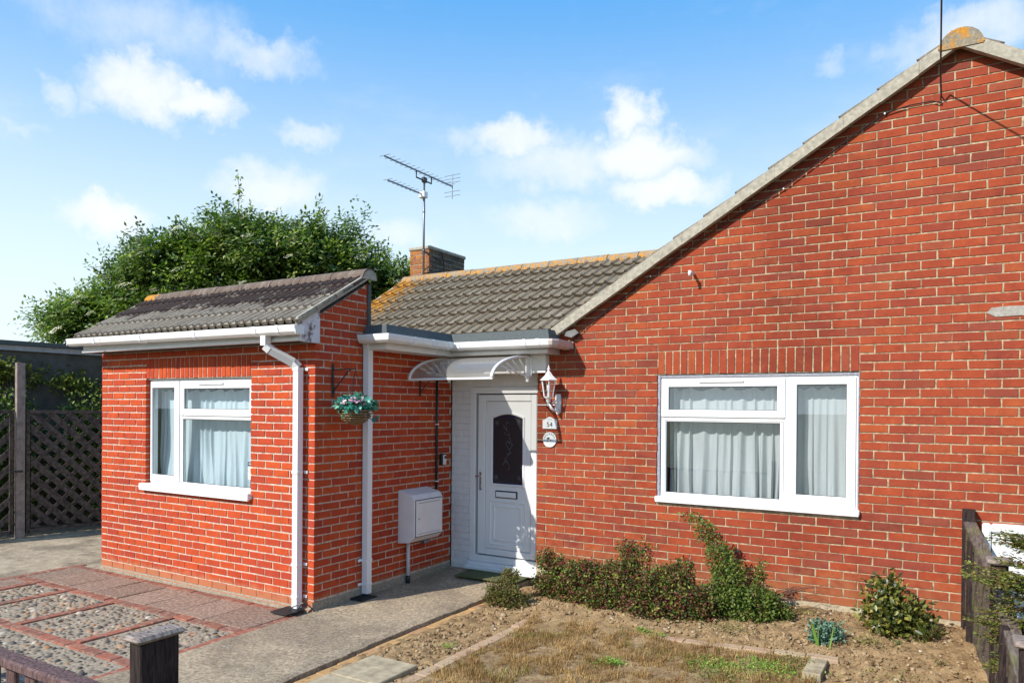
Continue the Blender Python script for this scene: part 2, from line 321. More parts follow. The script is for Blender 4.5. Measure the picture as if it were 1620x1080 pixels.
var_mat('shrub_leaf', [(0.0, (0.035, 0.055, 0.014)), (0.30, (0.09, 0.14, 0.022)), (0.62, (0.24, 0.31, 0.045)), (0.74, (0.14, 0.075, 0.028)), (0.88, (0.20, 0.05, 0.04)), (1.0, (0.09, 0.05, 0.03))], 0.55, 0, 0.22)
var_mat('bronze_leaf', [(0.0, (0.06, 0.055, 0.018)), (0.45, (0.13, 0.10, 0.03)), (0.7, (0.13, 0.17, 0.035)), (0.9, (0.15, 0.05, 0.03)), (1.0, (0.17, 0.17, 0.05))], 0.6, 0, 0.22)
var_mat('green_leaf', [(0.0, (0.030, 0.055, 0.014)), (0.45, (0.085, 0.13, 0.022)), (0.75, (0.19, 0.25, 0.04)), (0.85, (0.13, 0.07, 0.03)), (1.0, (0.17, 0.05, 0.04))], 0.5, 0, 0.22)
var_mat('broad_leaf', [(0.0, (0.025, 0.040, 0.012)), (0.35, (0.07, 0.085, 0.018)), (0.6, (0.22, 0.23, 0.04)), (0.8, (0.30, 0.24, 0.05)), (0.92, (0.20, 0.08, 0.04)), (1.0, (0.40, 0.34, 0.08))], 0.4, 0, 0.2, 0.5)
var_mat('blue_leaf', [(0.0, (0.025, 0.070, 0.045)), (0.6, (0.065, 0.15, 0.095)), (1.0, (0.20, 0.31, 0.22))], 0.55, 0, 0.1)
var_mat('basket_leaf', [(0.0, (0.012, 0.12, 0.085)), (0.6, (0.035, 0.26, 0.19)), (1.0, (0.20, 0.50, 0.38))], 0.35, 0, 0.1, 0.5)
var_mat('conifer_leaf', [(0.0, (0.06, 0.09, 0.02)), (0.5, (0.17, 0.20, 0.04)), (0.8, (0.30, 0.30, 0.06)), (1.0, (0.24, 0.12, 0.05))], 0.6, 0, 0.2)
var_mat('dry_grass', [(0.0, (0.17, 0.09, 0.035)), (0.25, (0.38, 0.23, 0.09)), (0.5, (0.58, 0.40, 0.18)), (0.8, (0.74, 0.55, 0.28)), (0.9, (0.22, 0.24, 0.05)), (1.0, (0.30, 0.13, 0.06))], 0.9, 0, 0.15)
var_mat('weed_green', [(0.0, (0.08, 0.16, 0.02)), (0.6, (0.19, 0.33, 0.045)), (1.0, (0.36, 0.42, 0.08))], 0.7, 0, 0.25)
var_mat('moss_weed', [(0.0, (0.10, 0.10, 0.025)), (0.6, (0.20, 0.19, 0.05)), (1.0, (0.32, 0.28, 0.09))], 0.8, 0, 0.2)

def glass_mat(name, tint, base=0.05, rough=0.0):
    m, t, b = new_mat(name); t.nodes.remove(b)
    g = nn(t, 'ShaderNodeBsdfGlossy'); g.inputs['Roughness'].default_value = rough; g.inputs[0].default_value = (1, 1, 1, 1)
    tr = nn(t, 'ShaderNodeBsdfTransparent'); tr.inputs[0].default_value = c4(tint)
    lw = nn(t, 'ShaderNodeLayerWeight'); lw.inputs[0].default_value = 0.5
    f = math_(t, 'ADD', math_(t, 'MULTIPLY', math_(t, 'POWER', lw.outputs['Facing'], 4.0), 0.8), base, clamp=True)
    mx = nn(t, 'ShaderNodeMixShader'); t.links.new(f, mx.inputs[0]); t.links.new(tr.outputs[0], mx.inputs[1]); t.links.new(g.outputs[0], mx.inputs[2])
    t.links.new(mx.outputs[0], t.nodes['Material Output'].inputs[0]); MATS[name] = m; return m
glass_mat('glass_clear', (0.88, 0.90, 0.91), 0.11)
glass_mat('glass_teal', (0.90, 0.94, 0.95), 0.05)
m = glass_mat('canopy_sheet', (0.80, 0.80, 0.76), 0.06, 0.25); t = m.node_tree; o_ = t.nodes['Material Output']; cur = o_.inputs[0].links[0].from_socket
tr = nn(t, 'ShaderNodeBsdfTranslucent'); tr.inputs[0].default_value = (0.75, 0.73, 0.66, 1); df = nn(t, 'ShaderNodeBsdfDiffuse'); df.inputs[0].default_value = (0.62, 0.60, 0.55, 1)
m1 = nn(t, 'ShaderNodeMixShader'); m1.inputs[0].default_value = 0.5; t.links.new(tr.outputs[0], m1.inputs[1]); t.links.new(df.outputs[0], m1.inputs[2])
m2 = nn(t, 'ShaderNodeMixShader'); m2.inputs[0].default_value = 0.30; t.links.new(cur, m2.inputs[1]); t.links.new(m1.outputs[0], m2.inputs[2]); t.links.new(m2.outputs[0], o_.inputs[0])
glass_mat('lamp_glass', (0.85, 0.85, 0.85), 0.05, 0.1)

m, t, b = new_mat('door_glass'); p = pos(t)
v = nn(t, 'ShaderNodeTexVoronoi', feature='DISTANCE_TO_EDGE'); t.links.new(p, v.inputs['Vector']); v.inputs['Scale'].default_value = 30
b.inputs['Base Color'].default_value = (0.028, 0.026, 0.030, 1); b.inputs['Roughness'].default_value = 0.14; b.inputs['Specular IOR Level'].default_value = 0.5
bump(t, b, noise_(t, p, 60, 5), 0.35, 0.004); MATS['door_glass'] = m
m, t, b = new_mat('glass_leading'); b.inputs['Base Color'].default_value = (0.16, 0.16, 0.18, 1); b.inputs['Roughness'].default_value = 0.2; b.inputs['Specular IOR Level'].default_value = 0.8; MATS['glass_leading'] = m
m, t, b = new_mat('glass_border'); b.inputs['Base Color'].default_value = (0.02, 0.022, 0.075, 1); b.inputs['Roughness'].default_value = 0.15; MATS['glass_border'] = m

def cloth_mat(name, col):
    m, t, b = new_mat(name); p = pos(t)
    n = noise_(t, vmath(t, 'MULTIPLY', p, (6, 6, 0.6)).outputs[0], 4, 4)
    c = ramp(t, n, [(0.3, tuple(v * 0.86 for v in col)), (0.7, col)])
    t.links.new(c, b.inputs['Base Color']); b.inputs['Roughness'].default_value = 0.95; b.inputs['Specular IOR Level'].default_value = 0.1
    bump(t, b, noise_(t, p, 300, 3), 0.2, 0.001); MATS[name] = m
cloth_mat('curtain_grey', (0.72, 0.74, 0.73)); cloth_mat('curtain_blue', (0.64, 0.68, 0.71))

# ------------------------------------------------------------------ object helpers
def tagx(o, label=None, cat=None, group=None, kind=None):
    if label: o['label'] = label
    if cat: o['category'] = cat
    if group: o['group'] = group
    if kind: o['kind'] = kind
    return o
def thing(name, loc, label, cat, group=None):
    o = bpy.data.objects.new(name, None); COL.objects.link(o); o.location = loc; o.empty_display_size = 0.1
    return tagx(o, label, cat, group)
def put(name, me, parent=None):
    o = bpy.data.objects.new(name, me); COL.objects.link(o)
    if parent is not None:
        o.parent = parent
        L = Vector((0, 0, 0)); q = parent
        while q is not None: L += q.location; q = q.parent
        o.location = -L
    return o
class B:
    def __init__(s): s.v = []; s.f = []; s.t = []
    def add(s, vs, fs, t=0.0):
        n = len(s.v); s.v += [tuple(p) for p in vs]; s.f += [tuple(i + n for i in f) for f in fs]; s.t += [t] * len(fs)
    def box(s, x0, x1, y0, y1, z0, z1, t=0.0):
        s.add([(x0,y0,z0),(x1,y0,z0),(x1,y1,z0),(x0,y1,z0),(x0,y0,z1),(x1,y0,z1),(x1,y1,z1),(x0,y1,z1)],
              [(0,3,2,1),(4,5,6,7),(0,1,5,4),(1,2,6,5),(2,3,7,6),(3,0,4,7)], t)
    def obox(s, p0, p1, w, h, up=(0,0,1), t=0.0):   # bar from p0 to p1
        p0 = Vector(p0); p1 = Vector(p1); d = (p1 - p0).normalized(); sd = d.cross(Vector(up)).normalized() * (w / 2); u = sd.cross(d).normalized() * (h / 2)
        vs = [p + a * sd + b_ * u for p in (p0, p1) for a, b_ in ((-1,-1),(1,-1),(1,1),(-1,1))]
        s.add(vs, [(0,1,2,3),(7,6,5,4),(0,4,5,1),(1,5,6,2),(2,6,7,3),(3,7,4,0)], t)
    def cbox(s, x0, x1, y0, y1, z0, z1, c=0.004, t=0.0):
        P = []
        for sx, sy, sz in [(a, b_, d) for a in (0,1) for b_ in (0,1) for d in (0,1)]:
            X = (x0, x1)[sx]; Y = (y0, y1)[sy]; Z = (z0, z1)[sz]; dx = c if sx == 0 else -c; dy = c if sy == 0 else -c; dz = c if sz == 0 else -c
            P += [(X, Y + dy, Z + dz), (X + dx, Y, Z + dz), (X + dx, Y + dy, Z)]
        bm = bmesh.new(); vs = [bm.verts.new(p) for p in P]; bmesh.ops.convex_hull(bm, input=vs)
        bm.verts.index_update(); s.add([v.co[:] for v in bm.verts], [tuple(v.index for v in f.verts) for f in bm.faces], t); bm.free()
    def prism(s, poly, p0, e1, e2, d, t=0.0):        # poly in (e1,e2), extruded along d
        p0 = Vector(p0); e1 = Vector(e1); e2 = Vector(e2); d = Vector(d); n = len(poly)
        a = [p0 + e1 * x + e2 * y for x, y in poly]; vs = a + [q + d for q in a]
        s.add(vs, [tuple(range(n - 1, -1, -1)), tuple(range(n, 2 * n))] + [(i, (i + 1) % n, n + (i + 1) % n, n + i) for i in range(n)], t)
    def tube(s, pts, r, seg=8, t=0.0, cap=True, r1=None):
        pts = [Vector(p) for p in pts]; n = len(pts); rings = []; base = len(s.v); up = Vector((0, 0, 1)); vs = []
        for i, p in enumerate(pts):
            d = (pts[min(i + 1, n - 1)] - pts[max(i - 1, 0)]).normalized()
            a = d.cross(up);
            if a.length < 0.05: a = d.cross(Vector((1, 0, 0)))
            a.normalize(); b_ = d.cross(a).normalized(); rr = r if r1 is None else r + (r1 - r) * i / (n - 1)
            for k in range(seg):
                an = 2 * math.pi * k / seg; vs.append(p + a * math.cos(an) * rr + b_ * math.sin(an) * rr)
        fs = [(i * seg + k, i * seg + (k + 1) % seg, (i + 1) * seg + (k + 1) % seg, (i + 1) * seg + k) for i in range(n - 1) for k in range(seg)]
        if cap: fs += [tuple(range(seg - 1, -1, -1)), tuple((n - 1) * seg + k for k in range(seg))]
        s.add(vs, fs, t)
    def sweep(s, pts, prof, up=(0,0,1), closed=True, t=0.0):   # prof: (side, up) points
        pts = [Vector(p) for p in pts]; n = len(pts); m_ = len(prof); up = Vector(up); vs = []
        for i, p in enumerate(pts):
            a = (p - pts[i - 1]).normalized() if i else None; b_ = (pts[i + 1] - p).normalized() if i < n - 1 else None
            a = a or b_; b_ = b_ or a; d = (a + b_).normalized(); sd = d.cross(up).normalized(); k = 1 / max(0.3, d.dot(a))
            vs += [p + sd * x * k + up * y for x, y in prof]
        fs = [(i * m_ + k, (i + 1) * m_ + k, (i + 1) * m_ + (k + 1) % m_, i * m_ + (k + 1) % m_) for i in range(n - 1) for k in range(m_ if closed else m_ - 1)]
        if closed: fs += [tuple(range(m_)), tuple((n - 1) * m_ + k for k in range(m_ - 1, -1, -1))]
        s.add(vs, fs, t)
    def lathe(s, prof, c, seg=12, t=0.0, ax=None):
        c = Vector(c); vs = []
        for r_, z in prof:
            for k in range(seg):
                an = 2 * math.pi * k / seg; q = Vector((r_ * math.cos(an), r_ * math.sin(an), z))
                vs.append(c + (ax @ q if ax else q))
        n = len(prof)
        s.add(vs, [(i * seg + k, i * seg + (k + 1) % seg, (i + 1) * seg + (k + 1) % seg, (i + 1) * seg + k) for i in range(n - 1) for k in range(seg)], t)
    def mesh(s, name, mat, smooth=False):
        me = bpy.data.meshes.new(name); me.from_pydata(s.v, [], s.f); me.materials.append(MATS[mat])
        a = me.attributes.new('tone', 'FLOAT', 'FACE'); a.data.foreach_set('value', np.array(s.t, dtype=np.float32))
        if smooth: me.polygons.foreach_set('use_smooth', [True] * len(me.polygons))
        me.update(); return me
    def fix(s, me):
        bm = bmesh.new(); bm.from_mesh(me); bmesh.ops.recalc_face_normals(bm, faces=bm.faces); bm.to_mesh(me); bm.free(); return me
    def out(s, name, mat, parent=None, smooth=False, kind=None, fix=True):
        me = s.mesh(name, mat, smooth)
        if fix and len(s.f) < 60000: s.fix(me)
        o = put(name, me, parent)
        if kind: o['kind'] = kind
        return o

def part(name, mat, parent, fn, smooth=False, kind=None):
    b_ = B(); fn(b_); return b_.out(name, mat, parent, smooth, kind)

# ------------------------------------------------------------------ brickwork
def clip_poly(poly, a, b_, c):       # keep a*x + b*y <= c
    o = []
    for i in range(len(poly)):
        p, q = poly[i], poly[(i + 1) % len(poly)]; fp = a * p[0] + b_ * p[1] - c; fq = a * q[0] + b_ * q[1] - c
        if fp <= 0: o.append(p)
        if fp * fq < 0: k = fp / (fp - fq); o.append((p[0] + (q[0] - p[0]) * k, p[1] + (q[1] - p[1]) * k))
    return o
def poly_area(p): return abs(sum(p[i][0] * p[(i + 1) % len(p)][1] - p[(i + 1) % len(p)][0] * p[i][1] for i in range(len(p)))) / 2
def brick_piece(poly, depth, rng, proud=0.0, c=0.0026, jig=0.0026):
    """brick face (poly in u,w), looking towards -depth axis; returns verts (u, d, w) with d=0 at the face"""
    n = len(poly); cx = sum(p[0] for p in poly) / n; cy = sum(p[1] for p in poly) / n
    x0 = min(p[0] for p in poly); x1 = max(p[0] for p in poly); y0 = min(p[1] for p in poly); y1 = max(p[1] for p in poly)
    fx = 1 - 2 * c / max(0.01, x1 - x0); fy = 1 - 2 * c / max(0.01, y1 - y0)
    q = [(p[0] + rng.uniform(-jig, jig), p[1] + rng.uniform(-jig, jig)) for p in poly]
    inner = [(cx + (x - cx) * fx, -proud, cy + (y - cy) * fy) for x, y in q]
    ring = [(x, c - proud, y) for x, y in q]; back = [(x, depth, y) for x, y in q]
    vs = inner + ring + back
    fs = [tuple(range(n))] + [(i, n + i, n + (i + 1) % n, (i + 1) % n) for i in range(n)] + [(n + i, 2 * n + i, 2 * n + (i + 1) % n, n + (i + 1) % n) for i in range(n)]
    return vs, fs
class Wall:
    """collects brick faces; the nearest ~N become objects, the rest one joined part"""
    def __init__(s): s.items = []
    def course(s, frame, polys): pass
    def add(s, frame, poly, depth=0.06, proud=0.0, mat=None):
        s.items.append((frame, poly, depth, proud, mat))
    def emit(s, parent, mat, limit, seed=1, name='brick', bonus=None):
        rng = random.Random(seed); sc = []
        for it in s.items:
            fr, poly = it[0], it[1]
            O, U, Nn = fr; P = [Vector(O) + Vector(U) * x + Vector((0, 0, 1)) * y for x, y in poly]
            vis = (CAM - P[0]).dot(Vector(Nn)) > 0; q = [pix(p) for p in P]
            if not vis or any(a[2] < 0.2 for a in q): sc.append(-1); continue
            u = sum(a[0] for a in q) / len(q); v_ = sum(a[1] for a in q) / len(q)
            ar = poly_area([(a[0], a[1]) for a in q])
            sc.append(ar if (-5 < u < 1625 and -5 < v_ < 1085) else -1)
        order = sorted(range(len(sc)), key=lambda i: -sc[i]); top = set(i for i in order[:limit] if sc[i] > 0)
        cache = {}; rest = {}
        for i, (fr, poly, depth, proud, mt) in enumerate(s.items):
            mt = mt or mat; O, U, Nn = fr; U = Vector(U); Nn = Vector(Nn); O = Vector(O)
            if i in top:
                x0 = min(p[0] for p in poly); y0 = min(p[1] for p in poly)
                loc = [(round(p[0] - x0, 4), round(p[1] - y0, 4)) for p in poly]
                key = (tuple(loc), depth, tuple(U), mt, rng.randrange(5))
                if key not in cache:
                    vs, fs = brick_piece(loc, depth, rng, 0.0); b_ = B()
                    b_.add([U * a + Vector((0, 0, 1)) * c_ - Nn * d for a, d, c_ in vs], fs); cache[key] = b_.fix(b_.mesh(name, mt))
                o = bpy.data.objects.new(name, cache[key]); COL.objects.link(o); o.parent = parent
                L = Vector((0, 0, 0)); q_ = parent
                while q_ is not None: L += q_.location; q_ = q_.parent
                o.location = O + U * x0 + Vector((0, 0, 1)) * y0 + Nn * (proud + rng.uniform(-0.0012, 0.0012)) - L
                o.rotation_euler = (rng.uniform(-.004, .004), rng.uniform(-.003, .003), rng.uniform(-.003, .003))
            else:
                vs, fs = brick_piece(poly, depth, rng, proud + rng.uniform(-0.0012, 0.0012))
                rest.setdefault(mt, B()).add([O + U * a + Vector((0, 0, 1)) * c_ - Nn * d for a, d, c_ in vs], fs, rng.random())
        for mt, b_ in rest.items(): b_.out(name + 'work', mt, parent, kind='stuff')

def bond(wall, frame, u0, u1, zt, ztop, zbot, phase, joint, holes=(), clips=(), skip=None, L=0.225, C=0.075, jitter=0.0015, seed=3, depth=0.06):
    """stretcher bond; course k lies between zt-(k+1)C and zt-kC"""
    rng = random.Random(seed); k0 = -int(math.ceil((ztop - zt) / C)) ; k1 = int(math.floor((zt - zbot) / C + 1e-6))
    for k in range(k0, k1):
        za = zt - (k + 1) * C + joint / 2; zb = zt - k * C - joint / 2
        ph = phase + (L / 2 if k % 2 else 0.0); n0 = int(math.floor((u0 - ph) / L)) - 1
        u = ph + n0 * L
        while u < u1:
            j = rng.uniform(-jitter, jitter) * 2
            a, b_ = max(u + joint / 2 + j, u0), min(u + L - joint / 2 + j * 0.5, u1); uu = u; u += L
            if b_ > u1 - joint: b_ = u1
            if a < u0 + joint: a = u0
            if b_ - a < 0.02: continue
            segs = [(a, b_)]
            for hx0, hx1, hz0, hz1 in holes:
                if zb > hz0 + 0.004 and za < hz1 - 0.004:
                    ns = []
                    for p, q in segs:
                        if q <= hx0 or p >= hx1: ns.append((p, q)); continue
                        if p < hx0 - 0.004: ns.append((p, hx0))
                        if q > hx1 + 0.004: ns.append((hx1, q))
                    segs = ns
            for p, q in segs:
                if skip and skip(k, p, q): continue
                poly = [(p, za), (q, za), (q, zb), (p, zb)]
                for c in clips: poly = clip_poly(poly, *c)
                if len(poly) >= 3 and poly_area(poly) > 0.0006: wall.add(frame, poly, depth)
def soldiers(wall, frame, u0, u1, z0, z1, joint):
    n = round((u1 - u0) / 0.075); w = (u1 - u0) / n
    for i in range(n): wall.add(frame, [(u0 + i * w + joint / 2, z0), (u0 + (i + 1) * w - joint / 2, z0), (u0 + (i + 1) * w - joint / 2, z1), (u0 + i * w + joint / 2, z1)], 0.06)

# ------------------------------------------------------------------ ground
def ss(x, a, b_):
    k = min(1, max(0, (x - a) / (b_ - a))); return k * k * (3 - 2 * k)
def hgt(x, y):
    return -0.03 + 0.19 * ss(y, 0.35, 1.95) * ss(x, 1.0, 2.0) + 0.05 * ss(x, 1.5, 2.4) * (1 - ss(y, 0.9, 2.0)) + 0.012 * (x - 3) * ss(x, 3, 4)
def sheet(name, mat, x0, x1, y0, y1, step, zf, amp=0.0, sc=8, inside=None, kind='structure', smooth=True):
    nx = int((x1 - x0) / step) + 1; ny = int((y1 - y0) / step) + 1; b_ = B(); vs = []
    for j in range(ny):
        for i in range(nx):
            x = x0 + (x1 - x0) * i / (nx - 1); y = y0 + (y1 - y0) * j / (ny - 1)
            z = zf(x, y)
            if amp: z += amp * (mnoise.fractal(Vector((x * sc, y * sc, 3.3)), 0.8, 2.1, 4))
            vs.append((x, y, z))
    fs = []
    for j in range(ny - 1):
        for i in range(nx - 1):
            if inside and not inside(vs[j * nx + i][0] + step / 2, vs[j * nx + i][1] + step / 2): continue
            fs.append((j * nx + i, j * nx + i + 1, (j + 1) * nx + i + 1, (j + 1) * nx + i))
    b_.add(vs, fs); o = b_.out(name, mat, None, smooth, kind, fix=False); return o

b_ = B(); b_.add([(-400, -400, -0.16), (400, -400, -0.16), (400, 400, -0.16), (-400, 400, -0.16)], [(0, 1, 2, 3)]); b_.out('ground', 'far_ground', kind='structure')
def lawn_in(x, y): return x > 1.91 and y < 0.80 - 0.06 * math.sin((x - 2) * 1.6) and x < 4.28
sheet('soil_bed', 'soil', 1.14, 6.4, -2.6, 2.0, 0.024, hgt, 0.024, 11)
sheet('lawn', 'lawn_earth', 1.91, 4.28, -3.4, 0.82, 0.05, lambda x, y: hgt(x, y) + 0.018, 0.008, 6, lawn_in)
# concrete path with a ragged edge
def path_edge(y): return 1.06 + 0.05 * max(0, -y) * 0.6 - 0.14 * ss(y, 1.2, 1.8) + 0.014 * mnoise.noise(Vector((0, y * 9, 1))) + 0.008 * mnoise.noise(Vector((0, y * 31, 1)))
bb = B(); nx, ny = 34, 170; vs = []; fs = []
for j in range(ny + 1):
    y = -5.2 + 7.42 * j / ny; xe = path_edge(y) + (0.20 * ss(y, 1.7, 2.0))
    for i in range(nx + 1):
        x = 0.0 + (xe - 0.0) * i / nx
        z = 0.004 + 0.010 * mnoise.fractal(Vector((x * 2.2, y * 2.2, 0)), 0.8, 2.1, 4) + 0.03 * ss(y, 1.2, 2.2) - (0.010 * ss(i, nx - 2, nx))
        vs.append((x, y, z))
    vs.append((xe + 0.004, y, -0.09))
m_ = nx + 2
for j in range(ny):
    for i in range(nx + 1): fs.append((j * m_ + i, j * m_ + i + 1, (j + 1) * m_ + i + 1, (j + 1) * m_ + i))
bb.add(vs, fs); bb.out('path', 'path_concrete', None, False, 'structure', fix=False)
# drive on the left
bb = B(); bb.box(-11, -3.872, -4.5, 7.0, -0.15, -0.012); bb.box(-3.872, -3.50, -0.05, 7.0, -0.15, -0.014); drive = bb.out('driveway', 'drive_concrete', None, kind='structure')

# patio: brick strips, red slabs, cobbles set in cement
bb = B(); bb.box(-3.86, -0.002, -3.6, -0.002, -0.15, -0.018); patio = bb.out('patio', 'cement_bed', None, kind='structure')
rng = random.Random(11); brick_cache = {}
def flat_brick(x0, x1, y0, y1, z, mat='edging_brick', parent=None, h=0.05, name='brick', yaw=0.0):
    key = (round(x1 - x0, 3), round(y1 - y0, 3), mat, h)
    if key not in brick_cache:
        q = B(); q.cbox(-(x1 - x0) / 2, (x1 - x0) / 2, -(y1 - y0) / 2, (y1 - y0) / 2, -h, 0, 0.004); brick_cache[key] = q.fix(q.mesh(name, mat))
    o = bpy.data.objects.new(name, brick_cache[key]); COL.objects.link(o); o.parent = parent if parent is not None else patio
    o.location = ((x0 + x1) / 2, (y0 + y1) / 2, z + rng.uniform(-.003, .003)); o.rotation_euler = (rng.uniform(-.012, .012), rng.uniform(-.012, .012), yaw + rng.uniform(-.008, .008))
    return o
def strip_x(x0, x1, y0, w=0.10, z=-0.004, L=0.222):
    n = max(1, round((x1 - x0) / L)); l = (x1 - x0) / n
    for i in range(n): flat_brick(x0 + i * l + .004, x0 + (i + 1) * l - .004, y0 + .002, y0 + w - .002, z)
def strip_y(x0, y0, y1, w=0.10, z=-0.004, L=0.222):
    n = max(1, round((y1 - y0) / L)); l = (y1 - y0) / n
    for i in range(n): flat_brick(x0 + .002, x0 + w - .002, y0 + i * l + .004, y0 + (i + 1) * l - .004, z)
strip_x(-3.77, -0.29, -0.155, 0.092); strip_x(-3.77, -0.105, -0.790, 0.10)
strip_x(-3.77, -0.105, -1.730, 0.10)
strip_y(-0.100, -3.3, -0.17); strip_y(-3.86, -3.3, 0.0, 0.085)
crosses = [-3.42, -2.80, -1.96, -1.02]
for x in crosses: strip_y(x, -1.63, -0.79, 0.095)
for x in (-3.1, -2.2): strip_y(x, -2.52, -1.73, 0.095)
strip_x(-3.77, -0.105, -2.62, 0.10)
for i, x in enumerate([-3.77, -3.33, -2.88, -2.43, -1.99, -1.545, -1.10, -0.655]):
    x1 = min(x + 0.435, -0.105) if x < -0.7 else -0.105
    flat_brick(x + .004, x1 - .004, -0.688, -0.158, -0.004, 'red_slab', name='paving_slab')
flat_brick(-3.77, -3.43, -1.62, -0.80, -0.005, 'red_slab', name='paving_slab')
# cobbles
def cobble_mesh(seed):
    r = random.Random(seed); q = B(); n = 8; a0 = r.uniform(0, 6); el = r.uniform(1.0, 1.6)
    vs = [(0, 0, 0.5)]
    for rr, zz in ((0.55, 0.40), (0.98, 0.0), (0.9, -0.3)):
        for k in range(n):
            an = a0 + 2 * math.pi * k / n; w = rr * r.uniform(0.88, 1.10); vs.append((w * math.cos(an) * el * 0.5, w * math.sin(an) * 0.5, zz * r.uniform(.9, 1.1)))
    fs = [(0, 1 + k, 1 + (k + 1) % n) for k in range(n)]
    for l in range(2): fs += [(1 + l * n + k, 1 + (l + 1) * n + k, 1 + (l + 1) * n + (k + 1) % n, 1 + l * n + (k + 1) % n) for k in range(n)]
    q.add(vs, fs); return q
cobs = []; rr = random.Random(5)
def fill_cobbles(x0, x1, y0, y1):
    pts = []; tries = int((x1 - x0) * (y1 - y0) * 2600); grid = {}
    for _ in range(tries):
        s_ = rr.choice([.03, .035, .04, .045, .05, .06, .07]); x = rr.uniform(x0 + s_ * .55, x1 - s_ * .55); y = rr.uniform(y0 + s_ * .5, y1 - s_ * .5)
        gx, gy = int(x / .08), int(y / .08); ok = True
        for a in (-1, 0, 1):
            for c in (-1, 0, 1):
                for (px, py, ps) in grid.get((gx + a, gy + c), ()):
                    if (px - x) ** 2 + (py - y) ** 2 < ((ps + s_) * 0.50) ** 2: ok = False
        if ok: grid.setdefault((gx, gy), []).append((x, y, s_)); cobs.append((x, y, s_))
xs = [-3.33] + [c for c in crosses[1:]] + [-0.105]
fill_cobbles(-3.32, -2.805, -1.625, -0.795); fill_cobbles(-2.70, -1.965, -1.625, -0.795); fill_cobbles(-1.86, -1.025, -1.625, -0.795); fill_cobbles(-0.92, -0.105, -1.625, -0.795)
fill_cobbles(-3.0, -2.205, -2.515, -1.735); fill_cobbles(-2.10, -0.105, -2.515, -1.735)
protos = [cobble_mesh(i) for i in range(9)]; pm = [q.fix(q.mesh('cobble', 'cobble', True)) for q in protos]
def cob_score(c):
    u, v_, z = pix((c[0], c[1], 0)); return c[2] / z if (0 < u < 1620 and 0 < v_ < 1080) else 0
cobs.sort(key=lambda c: -cob_score(c)); rest = B()
for i, (x, y, s_) in enumerate(cobs):
    a = rr.uniform(0, 6.28); k = rr.randrange(9); h = s_ * rr.uniform(.32, .62); z = -0.022 + h * rr.uniform(-.05, .12)
    if i < 300:
        o = bpy.data.objects.new('cobble', pm[k]); COL.objects.link(o); o.parent = patio; o.location = (x, y, z); o.scale = (s_, s_, h * 1.2); o.rotation_euler = (rr.uniform(-.15, .15), rr.uniform(-.15, .15), a)
    else:
        ca, sa = math.cos(a), math.sin(a)
        rest.add([(x + s_ * (p[0] * ca - p[1] * sa), y + s_ * (p[0] * sa + p[1] * ca), z + p[2] * h * 1.2) for p in protos[k].v], protos[k].f, rr.random())
rest.out('cobbles', 'cobble', patio, True, 'stuff', fix=False)

# sandy brick edge along the path, red edge of the lawn, slabs
edge = thing('path_edging', (1.13, -1, -0.03), 'row of sandy orange bricks edging the concrete path', 'edging')
y = -4.6
while y < 1.25:
    flat_brick(path_edge(y) + 0.022, path_edge(y) + 0.122, y + .003, y + .219, -0.030, 'sandy_edging', edge).location += Vector((-1.13, 1, 0.03)); y += 0.222
edge2 = thing('lawn_edging', (1.85, 0, 0), 'pinkish concrete edging stones bordering the dry lawn', 'edging')
y = -3.2
while y < 0.65:
    flat_brick(1.80, 1.90, y + .003, y + .219, hgt(1.85, y) + 0.022, 'pink_edging', edge2).location += Vector((-1.85, 0, 0)); y += 0.222
def curve_pt(x): return 0.86 - 0.06 * math.sin((x - 2) * 1.6)
x = 1.93
while x < 4.2:
    yy = curve_pt(x + .11); a = math.atan2(curve_pt(x + .22) - curve_pt(x), .22)
    flat_brick(x, x + .216, yy - .045, yy + .045, hgt(x + .1, yy) + (-0.004 if x < 3.0 else 0.022), 'pink_edging', edge2, yaw=a).location += Vector((-1.85, 0, 0)); x += 0.224
flat_brick(4.20, 4.32, 0.50, 0.92, hgt(4.25, .7) + 0.045, 'old_slab', edge2, h=0.08, name='end_block').location += Vector((-1.85, 0, 0))
for y1, lab in ((-0.60, 'mossy concrete paving slab at the edge of the soil bed, nearest the door'), (-1.065, 'mossy concrete paving slab cut off by the bottom of the photo')):
    q = B(); q.cbox(1.265, 1.70, y1 - 0.45, y1, -0.06, 0.004, 0.006); tagx(q.out('paving_slab', 'old_slab'), lab, 'paving slab')

# clods, stones, grass
def scatter_lumps(n, region, smin, smax, mat, name, kind='stuff', seed=1):
    r = random.Random(seed); q = B(); c = 0
    while c < n:
        x = r.uniform(1.2, 5.6); y = r.uniform(-1.4, 1.97)
        if not region(x, y): continue
        c += 1; s_ = smin + (smax - smin) * r.random() ** 4; z = hgt(x, y) + 0.002
        ang = r.uniform(0, 6.28); vs = []
        for zz, rr_, nn_ in ((0.55, 0.45, 4), (0.0, 0.62, 5)):
            for k in range(nn_):
                an = ang + 6.283 * k / nn_ + r.uniform(-.3, .3); w = rr_ * r.uniform(.7, 1.25); vs.append((x + s_ * w * math.cos(an), y + s_ * w * math.sin(an), z + s_ * zz * r.uniform(.7, 1.1)))
        fs = [(0, 1, 2, 3)] + [(0, 4, 5), (0, 5, 1), (1, 5, 6), (1, 6, 2), (2, 6, 7), (2, 7, 3), (3, 7, 8), (3, 8, 0), (0, 8, 4)]
        q.add(vs, fs, r.random())
    o = q.out(name, mat, None, False, kind, fix=True); return o
soil_in = lambda x, y: not (1.78 < x < 4.34 and y < 0.93) and not (x < 1.72 and y < -0.58) and x > 1.22 and x < 5.25
o = scatter_lumps(9000, soil_in, 0.005, 0.034, 'clod', 'soil_clods'); tagx(o, 'loose clods and pale stones over the bare soil bed', 'soil')
